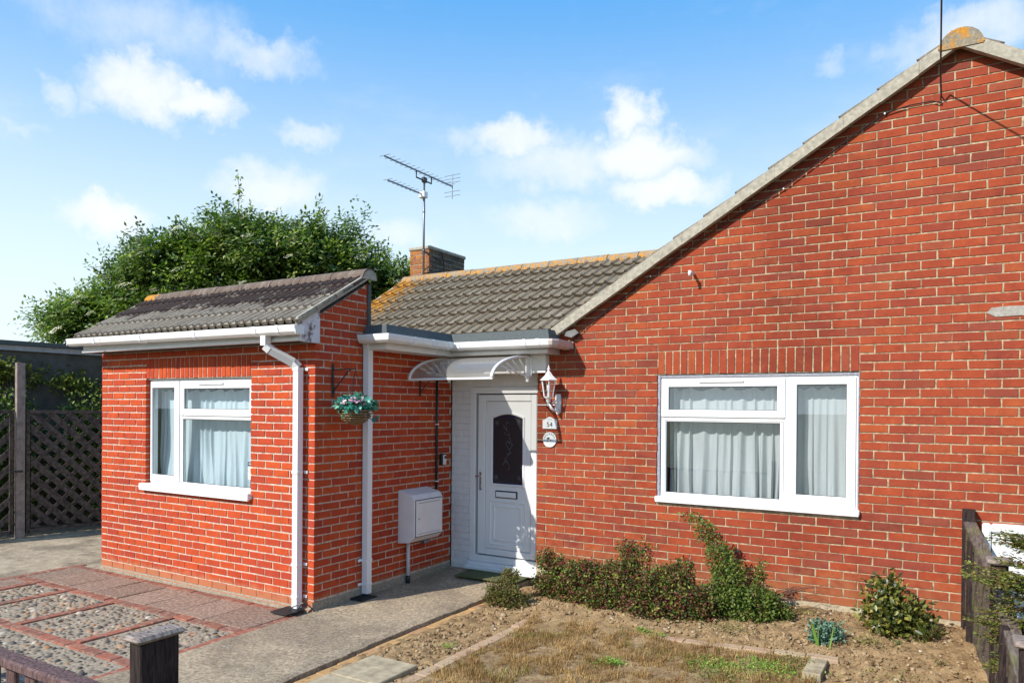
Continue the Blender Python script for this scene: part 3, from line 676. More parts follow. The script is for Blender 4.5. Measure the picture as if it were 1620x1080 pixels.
def blades(name, n, place, mat, lmin, lmax, w, label, cat, seed=2, lean=0.9, tones=None):
    r = np.random.RandomState(seed); P = []
    while len(P) < n:
        x, y, ok = place(r)
        if ok: P.append((x, y, hgt(x, y) + 0.012))
    P = np.array(P); a = r.uniform(0, 6.283, n); L = r.uniform(lmin, lmax, n); l2 = r.uniform(0.2, lean, n) * L; a2 = r.uniform(0, 6.283, n)
    v0 = P + np.stack([np.cos(a) * w, np.sin(a) * w, np.zeros(n)], 1); v1 = P - np.stack([np.cos(a) * w, np.sin(a) * w, np.zeros(n)], 1)
    tuft = np.array([.55 + 1.1 * max(0, mnoise.noise(Vector((p_[0] * 9, p_[1] * 9, 1)))) for p_ in P]); L = L * tuft; L = L * (1 + .9 * (r.rand(n) < .12)); l2 = l2 * tuft
    v2 = P + np.stack([np.cos(a2) * l2, np.sin(a2) * l2, np.sqrt(np.maximum(L ** 2 - l2 ** 2, 1e-6))], 1)
    V = np.stack([v0, v1, v2], 1).reshape(-1, 3); return tri_obj(name, V, np.arange(3 * n).reshape(-1, 3), mat, np.clip(np.array([.5 + .55 * mnoise.noise(Vector((p_[0] * 3, p_[1] * 3, 9))) for p_ in P]) * .7 + r.rand(n) * .42 - .05, 0, .999), label, cat)
def tri_obj(name, V, F, mat, T, label=None, cat=None, kind='stuff', parent=None):
    me = bpy.data.meshes.new(name); me.vertices.add(len(V)); me.vertices.foreach_set('co', V.astype(np.float32).ravel())
    k = F.shape[1]; me.loops.add(F.size); me.loops.foreach_set('vertex_index', F.astype(np.int32).ravel()); me.polygons.add(len(F))
    me.polygons.foreach_set('loop_start', np.arange(0, F.size, k, dtype=np.int32)); me.polygons.foreach_set('loop_total', np.full(len(F), k, dtype=np.int32))
    me.materials.append(MATS[mat]); a_ = me.attributes.new('tone', 'FLOAT', 'FACE'); a_.data.foreach_set('value', T.astype(np.float32)); me.update(calc_edges=True); me.validate()
    o = put(name, me, parent); tagx(o, label, cat, None, kind); return o
def lawn_place(r):
    x = r.uniform(1.86, 4.30); y = r.uniform(-1.3, 0.86); d = mnoise.noise(Vector((x * 4, y * 4, 2))) + .7 * mnoise.noise(Vector((x * 17, y * 17, 5)))
    return x, y, (lawn_in(x, y) or (x > 1.86 and r.uniform() < .25)) and d > -0.10 + r.uniform(-.12, .12)
blades('lawn_grass', 80000, lawn_place, 'dry_grass', 0.016, 0.060, 0.0028, 'short parched straw coloured lawn grass in patches', 'grass')

# ------------------------------------------------------------------ leaves
def leaf_mesh(name, P, Dr, Nm, L, Wd, mat, T, parent, kind=None):
    Dr = Dr / np.linalg.norm(Dr, axis=1, keepdims=True); S = np.cross(Dr, Nm); S /= np.maximum(np.linalg.norm(S, axis=1, keepdims=True), 1e-6); N2 = np.cross(S, Dr)
    L = np.asarray(L).reshape(-1, 1) * np.ones((len(P), 1)); Wd = np.asarray(Wd).reshape(-1, 1) * np.ones((len(P), 1))
    a = P; b1 = P + Dr * L * .45 + S * Wd * .5 + N2 * Wd * .12; c = P + Dr * L - N2 * L * .08; d = P + Dr * L * .45 - S * Wd * .5 + N2 * Wd * .12
    V = np.stack([a, b1, c, d], 1).reshape(-1, 3); i = np.arange(len(P)) * 4
    F = np.stack([np.stack([i, i + 1, i + 2], 1), np.stack([i, i + 2, i + 3], 1)], 1).reshape(-1, 3)
    return tri_obj(name, V, F, mat, np.repeat(T, 2), None, None, kind, parent)
def blob_points(blobs, n, r, shell=0.45):
    w = np.array([b_[3] * b_[4] * b_[5] for b_ in blobs]); w = w / w.sum(); k = r.choice(len(blobs), n, p=w); A = np.array(blobs)[k]
    d = r.normal(size=(n, 3)); d /= np.linalg.norm(d, axis=1, keepdims=True); rad = shell + (1 - shell) * r.uniform(size=(n, 1)) ** 0.6
    return A[:, :3] + d * A[:, 3:6] * rad, d
def bush(name, label, cat, base, blobs, n, L, Wd, mat, seed, group=None, stems=7, up=0.35, cluster=5, extra=None):
    r = np.random.RandomState(seed); root = thing(name, base, label, cat, group)
    C, d = blob_points(blobs, n // cluster, r, 0.35)
    C = C + 0.075 * np.array([mnoise.noise_vector(Vector(c * 7)) for c in C]); C[:, 2] = np.maximum(C[:, 2], base[2] + 0.01)
    P = np.repeat(C, cluster, 0) + r.normal(size=(len(C) * cluster, 3)) * L * .8; D0 = np.repeat(d, cluster, 0) * .7 + r.normal(size=(len(C) * cluster, 3)) * .8; D0[:, 2] += .2
    N0 = r.normal(size=P.shape) * .6; N0[:, 2] += up * 3; N0[:, 1] -= up
    T = np.clip(np.repeat(r.uniform(0, 1, len(C)), cluster) * .6 + r.uniform(0, .4, len(P)), 0, .999)
    leaf_mesh('foliage', P, D0, N0, L * r.uniform(.7, 1.3, len(P)), Wd, mat, T, root)
    q = B()
    for i in range(stems):
        c = C[r.randint(len(C))]; b0 = Vector(base) + Vector((r.uniform(-.03, .03), r.uniform(-.03, .03), -0.02)); mid = b0.lerp(Vector(c), .5) + Vector((0, 0, .04)); q.tube([b0, mid, Vector(c)], 0.006, 5, r1=0.002)
    for i in range(stems * 3):          # bare red-brown shoots poking out
        k_ = r.randint(len(C)); c = C[k_]; e = c + d[k_] * r.uniform(.04, .10) + np.array([0, 0, r.uniform(0, .05)]); q.tube([Vector(c - d[k_] * .08), Vector(c), Vector(e)], 0.0022, 4, r1=0.0008)
    q.out('stem', 'stem_brown', root)
    return root

H = hgt
bush('shrub', 'small bronze-leaved shrub at the corner of the path and the doormat', 'shrub', (1.50, 1.05, H(1.50, 1.05)), [(1.36,1.12,.12,.11,.10,.11),(1.42,1.16,.27,.08,.08,.08),(1.50,1.08,.08,.12,.09,.08),(1.28,1.15,.06,.08,.08,.06)], 4000, .024, .015, 'bronze_leaf', 21)
bush('shrub', 'green and bronze shrub against the brick wall just right of the door', 'shrub', (1.95, 1.40, H(1.95, 1.4)), [(1.75,1.45,.20,.19,.18,.14),(1.64,1.54,.40,.09,.09,.10),(1.80,1.50,.36,.07,.08,.09),(2.05,1.38,.22,.22,.20,.15),(2.17,1.42,.34,.14,.12,.14),(1.97,1.45,.33,.07,.08,.10),(2.30,1.28,.16,.2,.18,.12)], 14500, .028, .018, 'shrub_leaf', 22)
bush('shrub', 'widest red-tinged shrub in the middle of the soil bed below the window', 'shrub', (2.75, 1.40, H(2.75, 1.4)), [(2.50,1.40,.32,.22,.20,.22),(2.50,1.52,.56,.12,.12,.11),(2.66,1.50,.55,.08,.08,.13),(2.90,1.38,.30,.26,.22,.20),(3.00,1.45,.46,.15,.14,.10),(3.16,1.34,.24,.24,.20,.19),(2.42,1.28,.16,.20,.16,.12),(2.80,1.26,.17,.28,.18,.14)], 22000, .028, .018, 'shrub_leaf', 23)
rt = bush('shrub', 'green shrub with long arching branches reaching up the brick wall', 'shrub', (3.50, 1.50, H(3.50, 1.5)), [(3.42,1.46,.26,.25,.18,.15),(3.42,1.56,.45,.14,.12,.13),(3.32,1.62,.62,.11,.10,.10),(3.20,1.68,.78,.08,.07,.08),(3.08,1.73,.89,.06,.05,.04),(2.98,1.75,.93,.05,.04,.025),(3.66,1.50,.25,.22,.16,.14),(3.70,1.60,.44,.045,.05,.12),(3.73,1.62,.58,.03,.03,.08),(3.86,1.54,.22,.10,.1,.07)], 15000, .026, .017, 'green_leaf', 24)
q = B(); r2 = random.Random(9)
for k in range(20):
    x0 = 3.70 + r2.uniform(-.05, .1); ang = r2.uniform(.15, .75); Lh = r2.uniform(.3, .52); p = [Vector((x0, 1.62, .28))]
    for s_ in range(1, 7): tt = s_ / 6; p.append(Vector((x0 + Lh * tt, 1.62 + r2.uniform(0, .22) * tt, .28 + Lh * math.sin(ang) * (tt - .55 * tt * tt) * 1.2)))
    q.tube(p, .0035, 4, r1=.001)
q.out('bare_twig', 'stem_brown', rt)
bush('succulent_plant', 'small blue-green rounded plant standing alone on the soil below the window', 'plant', (4.24, 1.22, H(4.24, 1.22)), [(4.22,1.22,.20,.085,.08,.07),(4.28,1.21,.20,.07,.07,.075),(4.17,1.21,.16,.07,.07,.05)], 1100, .028, .020, 'blue_leaf', 25, up=.1)
q = B(); r2 = random.Random(4)
for k in range(5):
    x0 = 4.25 + r2.uniform(-.06, .06); y0 = 1.08; q.prism([(-.006, 0), (.006, 0), (.003, .14), (0, .2), (-.003, .14)], (x0, y0, H(x0, y0)), (1, 0, 0), (r2.uniform(-.25, .25), -.05, 1), (0, .002, 0), r2.random())
tagx(q.out('grass_tuft', 'weed_green'), 'few upright yellow-green blades in front of the blue-green plant', 'grass tuft')
bush('broad_leaf_shrub', 'yellow-green broad-leaved shrub near the foot of the side fence', 'shrub', (4.72, 1.62, H(4.72, 1.62)), [(4.68,1.60,.30,.17,.16,.16),(4.63,1.63,.47,.12,.11,.10),(4.80,1.60,.25,.16,.14,.11),(4.56,1.60,.36,.08,.09,.08),(4.88,1.60,.19,.10,.11,.07),(4.70,1.62,.52,.07,.07,.07)], 2300, .052, .032, 'broad_leaf', 26, cluster=4)
q = B(); r2 = random.Random(14)
for k in range(60):
    a = r2.uniform(0, 6.28); x0, y0 = 4.93, 1.48; s_ = r2.uniform(.5, 1.2); q.tube([(x0, y0, H(x0, y0)), (x0 + .08 * s_ * math.cos(a), y0 + .07 * s_ * math.sin(a), H(x0, y0) + .13 * s_), (x0 + .17 * s_ * math.cos(a), y0 + .14 * s_ * math.sin(a), H(x0, y0) + .09 * s_)], .002, 3, r2.random(), r1=.0006)
tagx(q.out('grass_tuft', 'green_leaf'), 'dark green fine-bladed grass tuft at the right foot of the broad-leaved shrub', 'grass tuft')
r = np.random.RandomState(88); n_ = 1500; X_ = r.uniform(1.25, 5.15, n_); Y_ = np.where(r.rand(n_) < .55, r.uniform(1.0, 1.85, n_), r.uniform(-.9, 1.2, n_))
P = np.stack([X_, Y_, np.array([H(a, c) for a, c in zip(X_, Y_)]) + .022], 1); D0 = r.normal(size=(n_, 3)); D0[:, 2] *= .25; N0 = np.tile([0, 0, 1.], (n_, 1)) + r.normal(size=(n_, 3)) * .35
var_mat('dead_leaf', [(0.0, (0.10, 0.055, 0.03)), (0.6, (0.24, 0.14, 0.07)), (1.0, (0.36, 0.26, 0.15))], 0.9, 0, 0.1)
o = leaf_mesh('leaf_litter', P, D0, N0, .020 * r.uniform(.5, 1.5, n_), .008, 'dead_leaf', r.rand(n_), None); tagx(o, 'brown dead leaves and bits of twig scattered over the soil', 'leaf litter', None, 'stuff')
# low weeds
def weed(x, y, s_, mat, label, seed, n=160):
    r = np.random.RandomState(seed); z = H(x, y); P = np.stack([x + r.normal(size=n) * s_, y + r.normal(size=n) * s_ * .8, z + .01 + r.uniform(0, 1, n) * .035], 1); D0 = r.normal(size=(n, 3)); D0[:, 2] = np.abs(D0[:, 2]) * .6 + .2; N0 = np.tile([0, -.2, 1.0], (n, 1)) + r.normal(size=(n, 3)) * .3
    o = leaf_mesh('weed', P, D0, N0, .018 * r.uniform(.7, 1.4, n), .011, mat, r.rand(n), None); tagx(o, label, 'weed', 'low weeds in the lawn and soil', 'stuff')
WE = [(3.98, .58, .12, 'weed_green', 'largest bright green weed patch at the back right of the lawn', 900), (3.62, .44, .10, 'weed_green', 'bright green weed patch left of the largest one on the lawn', 650), (3.75, .22, .13, 'moss_weed', 'olive green weed patch at the bottom edge of the lawn', 600), (2.93, .10, .05, 'weed_green', 'single bright green weed clump in the middle of the dry lawn', 420), (3.05, .80, .04, 'weed_green', 'pair of green weeds just inside the edging stones', 120), (2.90, .84, .035, 'weed_green', 'small green weed touching the edging stones', 90), (1.62, -.12, .03, 'weed_green', 'small weed in the soil strip beside the path', 60), (4.12, .75, .07, 'moss_weed', 'olive weeds beside the square end block', 200), (3.55, 1.12, .09, 'moss_weed', 'mossy weeds in the soil behind the edging stones', 160), (3.98, 1.72, .06, 'moss_weed', 'yellowish weeds at the wall foot by the blue-green plant', 130), (4.55, 1.25, .08, 'moss_weed', 'mossy weeds in front of the broad-leaved shrub', 170), (5.02, 1.05, .02, 'green_leaf', 'tiny dark green weed by the side fence', 40), (4.75, .75, .12, 'moss_weed', 'sparse olive weeds over the soil right of the end block', 120), (2.05, .35, .07, 'moss_weed', 'thin olive weeds at the left corner of the lawn', 110)]
for i, (x, y, s_, mt, lab, n) in enumerate(WE): weed(x, y, s_, mt, lab, 60 + i, n)

# ------------------------------------------------------------------ tiles
TP = [0.0, 0.032, 0.056, 0.068, 0.080, 0.094, 0.108, 0.150 + 0.032, 0.206, 0.218, 0.230, 0.244, 0.258, 0.300]
TH = [0.0, 0.0, 0.005, 0.025, 0.034, 0.025, 0.005, 0.0, 0.005, 0.025, 0.034, 0.025, 0.005, 0.0]
def tile_local(wd=0.30, ln=0.40, lift=0.042):
    """u across, v up the slope (0 at the lower lip), n out of the roof"""
    k = wd / 0.30; q = B(); n = len(TP)
    lo = [(x * k, 0.0, h + lift) for x, h in zip(TP, TH)]; hi = [(x * k, ln, h + 0.002) for x, h in zip(TP, TH)]; bt = [(x * k, 0.001, h + lift - 0.032) for x, h in zip(TP, TH)]
    vs = lo + hi + bt; fs = [(i, i + 1, n + i + 1, n + i) for i in range(n - 1)] + [(2 * n + i, 2 * n + i + 1, i + 1, i) for i in range(n - 1)] + [(0, n, 2 * n), (n - 1, 3 * n - 1, 2 * n - 1)]
    q.add(vs, fs); return q
def lay_tiles(parent, mat, org, eu, ev, cols, rows, wd, gauge, keep, limit_parts=True, seed=1, name='roof_tile', lift=0.042):
    eu = Vector(eu).normalized(); ev = Vector(ev).normalized(); en = eu.cross(ev).normalized(); rng_ = random.Random(seed)
    tl = tile_local(wd, gauge + 0.045, lift); tm = None; restb = B(); R = Matrix((eu, ev, en)).transposed()
    L = Vector((0, 0, 0)); q_ = parent
    while q_ is not None: L += q_.location; q_ = q_.parent
    for r_ in range(rows):
        for c in range(cols):
            st = keep(r_, c, Vector(org) + eu * (c + .5) * wd + ev * (r_ + .5) * gauge)
            if not st: continue
            p = Vector(org) + eu * c * wd + ev * r_ * gauge + en * rng_.uniform(-.002, .002)
            if st == 1 and limit_parts:
                if tm is None: tm = tl.mesh(name, mat)
                o = bpy.data.objects.new(name, tm); COL.objects.link(o); o.parent = parent
                RR = R @ Matrix.Rotation(rng_.uniform(-.006, .006), 3, 'Z') @ Matrix.Rotation(rng_.uniform(-.006, .006), 3, 'X')
                o.matrix_local = Matrix.Translation(p - L) @ RR.to_4x4()
            else: restb.add([p + R @ Vector(v_) for v_ in tl.v], tl.f, rng_.random())
    if restb.v: restb.out(name + 's', mat, parent, False, 'stuff', fix=False)
def ridge_tiles(parent, mat, p0, p1, r_, L=0.45, seed=1, arc=(5, 175), lip=0.012):
    p0 = Vector(p0); p1 = Vector(p1); n = max(1, round((p1 - p0).length / L)); d = (p1 - p0) / n; du = d.normalized(); sd = du.cross(Vector((0, 0, 1))).normalized(); rg = random.Random(seed)
    Lo = Vector((0, 0, 0)); q_ = parent
    while q_ is not None: Lo += q_.location; q_ = q_.parent
    q = B(); N = 9; vs = []
    for ring, (s0, rr_) in enumerate([(0.004, r_), (d.length * 0.985, r_), (d.length * 0.985, r_ - .02), (0.004, r_ - .02)]):
        for k in range(N + 1):
            an = math.radians(arc[0] + (arc[1] - arc[0]) * k / N); vs.append(du * s0 + sd * rr_ * math.cos(an) + Vector((0, 0, 1)) * rr_ * math.sin(an))
    m1 = N + 1; fs = []
    for a, b2 in ((0, 1), (1, 2), (3, 0)): fs += [(a * m1 + k, a * m1 + k + 1, b2 * m1 + k + 1, b2 * m1 + k) for k in range(N)]
    q.add(vs, fs); me = q.mesh('ridge_tile', mat, False); q.fix(me)
    for i in range(n):
        o = bpy.data.objects.new('ridge_tile', me); COL.objects.link(o); o.parent = parent; o.location = p0 + d * i + Vector((0, 0, rg.uniform(-.004, .004))) - Lo

# ------------------------------------------------------------------ windows
def window(parent, x0, x1, z0, z1, y, lights, mull, transom, mat='white_plastic', glass='glass_clear', sill=None, vent=None, left_seal=True):
    """y = face of the outer frame; lights: (kind,x0,x1,z0,z1, glass box)"""
    w = part('window', 'rubber_seal', parent, lambda q: q.box(x0 - .002, x1 + .002, y + .062, y + .066, z0 - .002, z1 + .002) if False else [q.box(x0, x1, y + .060, y + .064, z0, z0 + .02), q.box(x0, x1, y + .060, y + .064, z1 - .02, z1)])
    def fr(q):
        t_ = .045
        q.cbox(x0, x0 + t_, y, y + .06, z0, z1, .004); q.cbox(x1 - t_, x1, y, y + .06, z0, z1, .004)
        q.cbox(x0 + t_, x1 - t_, y + .001, y + .059, z0, z0 + t_, .004); q.cbox(x0 + t_, x1 - t_, y + .001, y + .059, z1 - t_, z1, .004)
        a, b2 = mull; q.cbox(a, b2, y + .001, y + .059, z0 + t_, z1 - t_, .004)
        (tx0, tx1, tz0, tz1) = transom; q.cbox(tx0, tx1, y + .001, y + .059, tz0, tz1, .004)
    part('frame', mat, w, fr)
    for kind, a, b2, c, d, gx0, gx1, gz0, gz1 in lights:
        if kind == 'sash':
            def sf(q):
                yy = y - .014
                q.cbox(a, gx0, yy, y + .04, c, d, .006); q.cbox(gx1, b2, yy, y + .04, c, d, .006); q.cbox(gx0, gx1, yy + .0005, y + .039, c, gz0, .005); q.cbox(gx0, gx1, yy + .0005, y + .039, gz1, d, .005)
            part('sash', mat, w, sf); gy = y + .006
        else:
            def bf(q):
                yy = y + .006
                q.cbox(a, gx0, yy, y + .04, c, d, .004); q.cbox(gx1, b2, yy, y + .04, c, d, .004); q.cbox(gx0, gx1, yy + .0005, y + .039, c, gz0, .004); q.cbox(gx0, gx1, yy + .0005, y + .039, gz1, d, .004)
            part('bead', mat, w, bf); gy = y + .018
        part('pane', glass, w, lambda q: q.box(gx0 - .004, gx1 + .004, gy, gy + .004, gz0 - .004, gz1 + .004))
        def sl(q):
            e = .005; g = gy - .003
            q.box(gx0, gx0 + e, g, gy - .001, gz0, gz1); q.box(gx1 - e, gx1, g, gy - .001, gz0, gz1); q.box(gx0, gx1, g, gy - .001, gz0, gz0 + e); q.box(gx0, gx1, g, gy - .001, gz1 - e, gz1)
        part('gasket', 'rubber_seal', w, sl)
    if sill:
        sx0, sx1, sz0, sz1, sy = sill
        part('sill', mat, w, lambda q: (q.cbox(sx0, sx1, sy, y + .03, sz0 + .01, sz1, .008), q.cbox(sx0 + .004, sx1 - .004, sy + .004, sy + .03, sz0, sz0 + .03, .004)))
    if vent:
        vx0, vx1, vz = vent
        part('trickle_vent', 'white_gutter', w, lambda q: q.cbox(vx0, vx1, y - .028, y - .014, vz, vz + .022, .004))
    return w
def curtain(label, x0, x1, z0, z1, y, mat, seed, waves=26, amp=0.028, group=None, tilt=0.0):
    r = random.Random(seed); nx = 260; nz = 26; q = B(); vs = []; ph = [r.uniform(0, 6.28) for _ in range(6)]; st = [r.uniform(.5, 1.8) for _ in range(6)]
    for j in range(nz + 1):
        tz = j / nz
        for i in range(nx + 1):
            s_ = i / nx; x = x0 + (x1 - x0) * s_
            f = waves * s_ + 1.3 * mnoise.noise(Vector((s_ * 5, seed, 0))) + .5 * mnoise.noise(Vector((s_ * 13, seed, 3 + tz * .6)))
            dr = .15 + 1.1 * abs(mnoise.noise(Vector((s_ * 4.5, seed * 1.7, tz * .8)))) * 1.6
            d = amp * dr * (math.sin(6.283 * f) + .35 * math.sin(12.57 * f + 1.1)) + .05 * mnoise.noise(Vector((s_ * 6 + tz * 1.6, tz * .9, seed))) * (1.1 - tz)
            top = z1 + .014 * math.sin(6.283 * f * .5 + ph[5]) * (1 if tz > .96 else 0) - .01 * abs(math.sin(3.1416 * f)) * (1 if tz > .96 else 0)
            vs.append((x + .02 * (1 - tz) * math.sin(6.283 * f * .5), y + d * (0.55 + .45 * (1 - tz)), z0 + (top - z0) * tz))
    fs = [(j * (nx + 1) + i, j * (nx + 1) + i + 1, (j + 1) * (nx + 1) + i + 1, (j + 1) * (nx + 1) + i) for j in range(nz) for i in range(nx)]
    q.add(vs, fs); o = q.out('curtain', mat, None, True, fix=False); tagx(o, label, 'curtain', group); return o

# ================================================================== BUNGALOW
G = 2.0131
bung = thing('bungalow', (3.0, 3.5, 0), 'red brick bungalow with tiled roofs, tall brick gable on the right and white front door', 'house')
AX, AZ, SL = 5.095, 4.83, 0.596               # gable apex of the wall
GZ = 2.247; WX0, WX1, WZ0 = 2.592, 4.392, 1.035
frameG = ((0, G, 0), (1, 0, 0), (0, -1, 0))
XR = 2 * AX - 1.245
# backing wall
def gwall(q):
    y0, y1 = G + .006, G + .11
    q.box(1.245, WX0 - .006, y0, y1, WZ0, GZ); q.box(1.245, WX0, y0, y1, -.1, WZ0); q.box(WX0, WX1, y0, y1, -.1, WZ0); q.box(WX1, XR, y0, y1, -.1, WZ0)
    q.box(WX1 + .006, XR, y0, y1, WZ0, GZ)
    zl = AZ - SL * (AX - 1.245)
    q.prism([(1.245, GZ), (XR, GZ), (XR, zl), (AX, AZ), (1.245, zl)], (0, y0, 0), (1, 0, 0), (0, 0, 1), (0, y1 - y0, 0))
wallG = part('wall', 'gable_mortar', bung, gwall)
wb = Wall()
bond(wb, frameG, 1.245, XR, GZ, 5.0, GZ - 27 * .075, 2.592, 0.0105, holes=[(WX0, WX1, WZ0, GZ + .225)], clips=[(-SL, 1, AZ - SL * AX - .004), (SL, 1, AZ + SL * AX - .004)], seed=5)
soldiers(wb, frameG, WX0, WX1, GZ + .004, GZ + .222, 0.011)
wb.emit(wallG, 'gable_brick', 300, 4)
part('plinth', 'plinth_cement', bung, lambda q: q.box(1.25, XR - .01, G - .008, G + .1, -.12, GZ - 27 * .075 - .002))
# pale patches and marks on the gable
q = B(); r2 = random.Random(3); pp = [(5.33 + .12 * i, 2.735 + r2.uniform(-.012, .012)) for i in range(6)] + [(5.93 - .1 * i, 2.64 + r2.uniform(-.02, .02)) for i in range(5)] + [(5.36, 2.655), (5.30, 2.69)]
q.prism(pp, (0, G - .006, 0), (1, 0, 0), (0, 0, 1), (0, .008, 0)); q.out('cement_patch', 'old_cement', bung)
# sealant line round window
part('sealant', 'sealant', bung, lambda q: (q.box(WX0, WX0 + .026, G + .012, G + .05, WZ0, GZ - .002), q.box(WX0, WX1, G + .018, G + .05, GZ - .03, GZ - .001), q.box(WX1 - .008, WX1, G + .012, G + .05, WZ0, GZ - .002)))
Yw = G + .03
window(bung, 2.618, 4.384, 1.045, 2.218, Yw,
       [('sash', 2.625, 3.785, 1.835, 2.205, 2.700, 3.715, 1.905, 2.125), ('fixed', 2.663, 3.745, 1.09, 1.80, 2.672, 3.765, 1.10, 1.79), ('sash', 3.803, 4.368, 1.062, 2.205, 3.884, 4.292, 1.158, 2.137)],
       (3.775, 3.815), (2.663, 3.775, 1.800, 1.845), sill=(2.585, 4.405, 1.005, 1.062, G - .045), vent=(3.0, 3.42, 2.165))
curtain('pale grey pleated curtain behind the wide right-hand window', 2.66, 4.36, 1.06, 2.115, Yw + .15, 'curtain_grey', 5, 19, .034)
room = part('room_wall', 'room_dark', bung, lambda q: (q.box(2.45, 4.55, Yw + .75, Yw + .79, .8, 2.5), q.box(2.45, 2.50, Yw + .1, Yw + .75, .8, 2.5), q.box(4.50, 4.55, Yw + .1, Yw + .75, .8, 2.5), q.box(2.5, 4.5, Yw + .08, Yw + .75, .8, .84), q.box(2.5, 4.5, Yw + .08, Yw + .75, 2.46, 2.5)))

# gable roof
part('soffit', 'dark_timber', bung, lambda q: (q.prism([(1.60, AZ - SL * (AX - 1.60) + .012), (AX, AZ + .012), (AX, AZ + .045), (1.60, AZ - SL * (AX - 1.60) + .045)], (0, G - .088, 0), (1, 0, 0), (0, 0, 1), (0, .19, 0)),
     q.prism([(8.6, AZ - SL * (8.6 - AX) + .012), (AX, AZ + .012), (AX, AZ + .045), (8.6, AZ - SL * (8.6 - AX) + .045)], (0, G - .088, 0), (1, 0, 0), (0, 0, 1), (0, .19, 0))))
roofG = part('roof', 'dark_timber', bung, lambda q: (q.prism([(1.55, AZ - SL * (AX - 1.55) + .03), (AX, AZ + .03), (AX, AZ + .065), (1.55, AZ - SL * (AX - 1.55) + .065)], (0, G - .045, 0), (1, 0, 0), (0, 0, 1), (0, 6.0, 0)),
     q.prism([(8.7, AZ - SL * (8.7 - AX) + .03), (AX, AZ + .03), (AX, AZ + .065), (8.7, AZ - SL * (8.7 - AX) + .065)], (0, G - .045, 0), (1, 0, 0), (0, 0, 1), (0, 6.0, 0))))
def vergef(q):
    rg = random.Random(2)
    for sgn in (-1, 1):
        xs_ = [AX + sgn * k * .28 for k in range(0, 14)]
        for a, c in zip(xs_[:-1], xs_[1:]):
            if sgn < 0 and c < 1.45: c = 1.62
            if sgn < 0 and a < 1.62: continue
            j = rg.uniform(-.004, .004); z_ = lambda x: AZ - SL * abs(x - AX)
            q.prism([(a, z_(a) - .022 + j), (c, z_(c) - .022 + j), (c, z_(c) + .086), (a, z_(a) + .086)], (0, G - .100 + rg.uniform(-.003, .003), 0), (1, 0, 0), (0, 0, 1), (0, .060, 0))
part('verge', 'verge_mortar', bung, vergef)
cs = 1 / math.hypot(1, SL); evL = Vector((1, 0, SL)); zt = AZ + .078
eaveX = 1.60
lay_tiles(roofG, 'gable_tile', (eaveX, G - .085 + 20 * .30, zt - SL * (AX - eaveX)), (0, -1, 0), evL, 20, 12, .30, .341, lambda r_, c, p: 1 if c == 19 else 2, seed=8, lift=.026)
lay_tiles(roofG, 'gable_tile', (2 * AX - eaveX, G - .085, zt - SL * (AX - eaveX)), (0, 1, 0), (-1, 0, SL), 20, 12, .30, .341, lambda r_, c, p: 1 if c == 0 else 2, seed=9, lift=.026)
ridge_tiles(roofG, 'main_ridge', (AX + .01, G - .112, AZ - .04), (AX + .01, G + 5.9, AZ - .04), .158)
q = B(); n = 16; pp = [(.150 * math.cos(math.pi * k / n), .150 * math.sin(math.pi * k / n)) for k in range(n + 1)]
q.prism(pp, (AX + .01, G - .107, AZ - .04), (1, 0, 0), (0, 0, 1), (0, .04, 0)); q.out('ridge_end', 'lichen_ridge', bung)

# main range behind, ridge parallel to the front
RY, RZ, ZS = 4.20, 3.90, 0.60
def mz(y): return RZ - ZS * (RY - y)
roofM = part('roof', 'dark_timber', bung, lambda q: (q.prism([(2.14, mz(2.14) - .07), (RY, RZ - .07), (RY, RZ - .01), (2.14, mz(2.14) - .01)], (-2.36, 0, 0), (0, 1, 0), (0, 0, 1), (7.0, 0, 0)),
     q.prism([(6.6, mz(1.8) - .07), (RY, RZ - .07), (RY, RZ - .01), (6.6, mz(1.8) - .01)], (-2.36, 0, 0), (0, 1, 0), (0, 0, 1), (7.0, 0, 0))))
def keepM(r_, c, p):
    zg = AZ + .10 - SL * (AX - p.x)
    if p.z < zg - .16: return 0
    return 1
lay_tiles(roofM, 'main_tile', (-2.40, 2.02, mz(2.02)), (1, 0, 0), (0, 1, ZS), 21, 8, .30, .3175, keepM, seed=3)
ridge_tiles(roofM, 'main_ridge', (-2.40, RY + .02, RZ - .035), (3.75, RY + .02, RZ - .035), .115, .45)
part('house_wall', 'gable_mortar', bung, lambda q: (q.box(-2.30, 1.24, 2.42, 6.3, 0, 2.62), q.prism([(2.42, 2.62), (6.0, 2.62), (RY, RZ - .1)], (-2.30, 0, 0), (0, 1, 0), (0, 0, 1), (.1, 0, 0)), q.box(1.24, 8.9, 3.2, 6.3, 0, 2.5)))
part('verge', 'verge_mortar', bung, lambda q: q.prism([(2.02, mz(2.02) - .06), (RY, RZ - .06), (RY, RZ + .03), (2.02, mz(2.02) + .03)], (-2.425, 0, 0), (0, 1, 0), (0, 0, 1), (.05, 0, 0)))
# valley / abutment flashing at the foot of the verge
part('flashing', 'lead', bung, lambda q: q.prism([(1.60, 2.665), (1.68, 2.645), (1.76, 2.69), (1.72, 2.73), (1.62, 2.71)], (0, G - .07, 0), (1, 0, 0), (0, 0, 1), (0, .03, 0)))

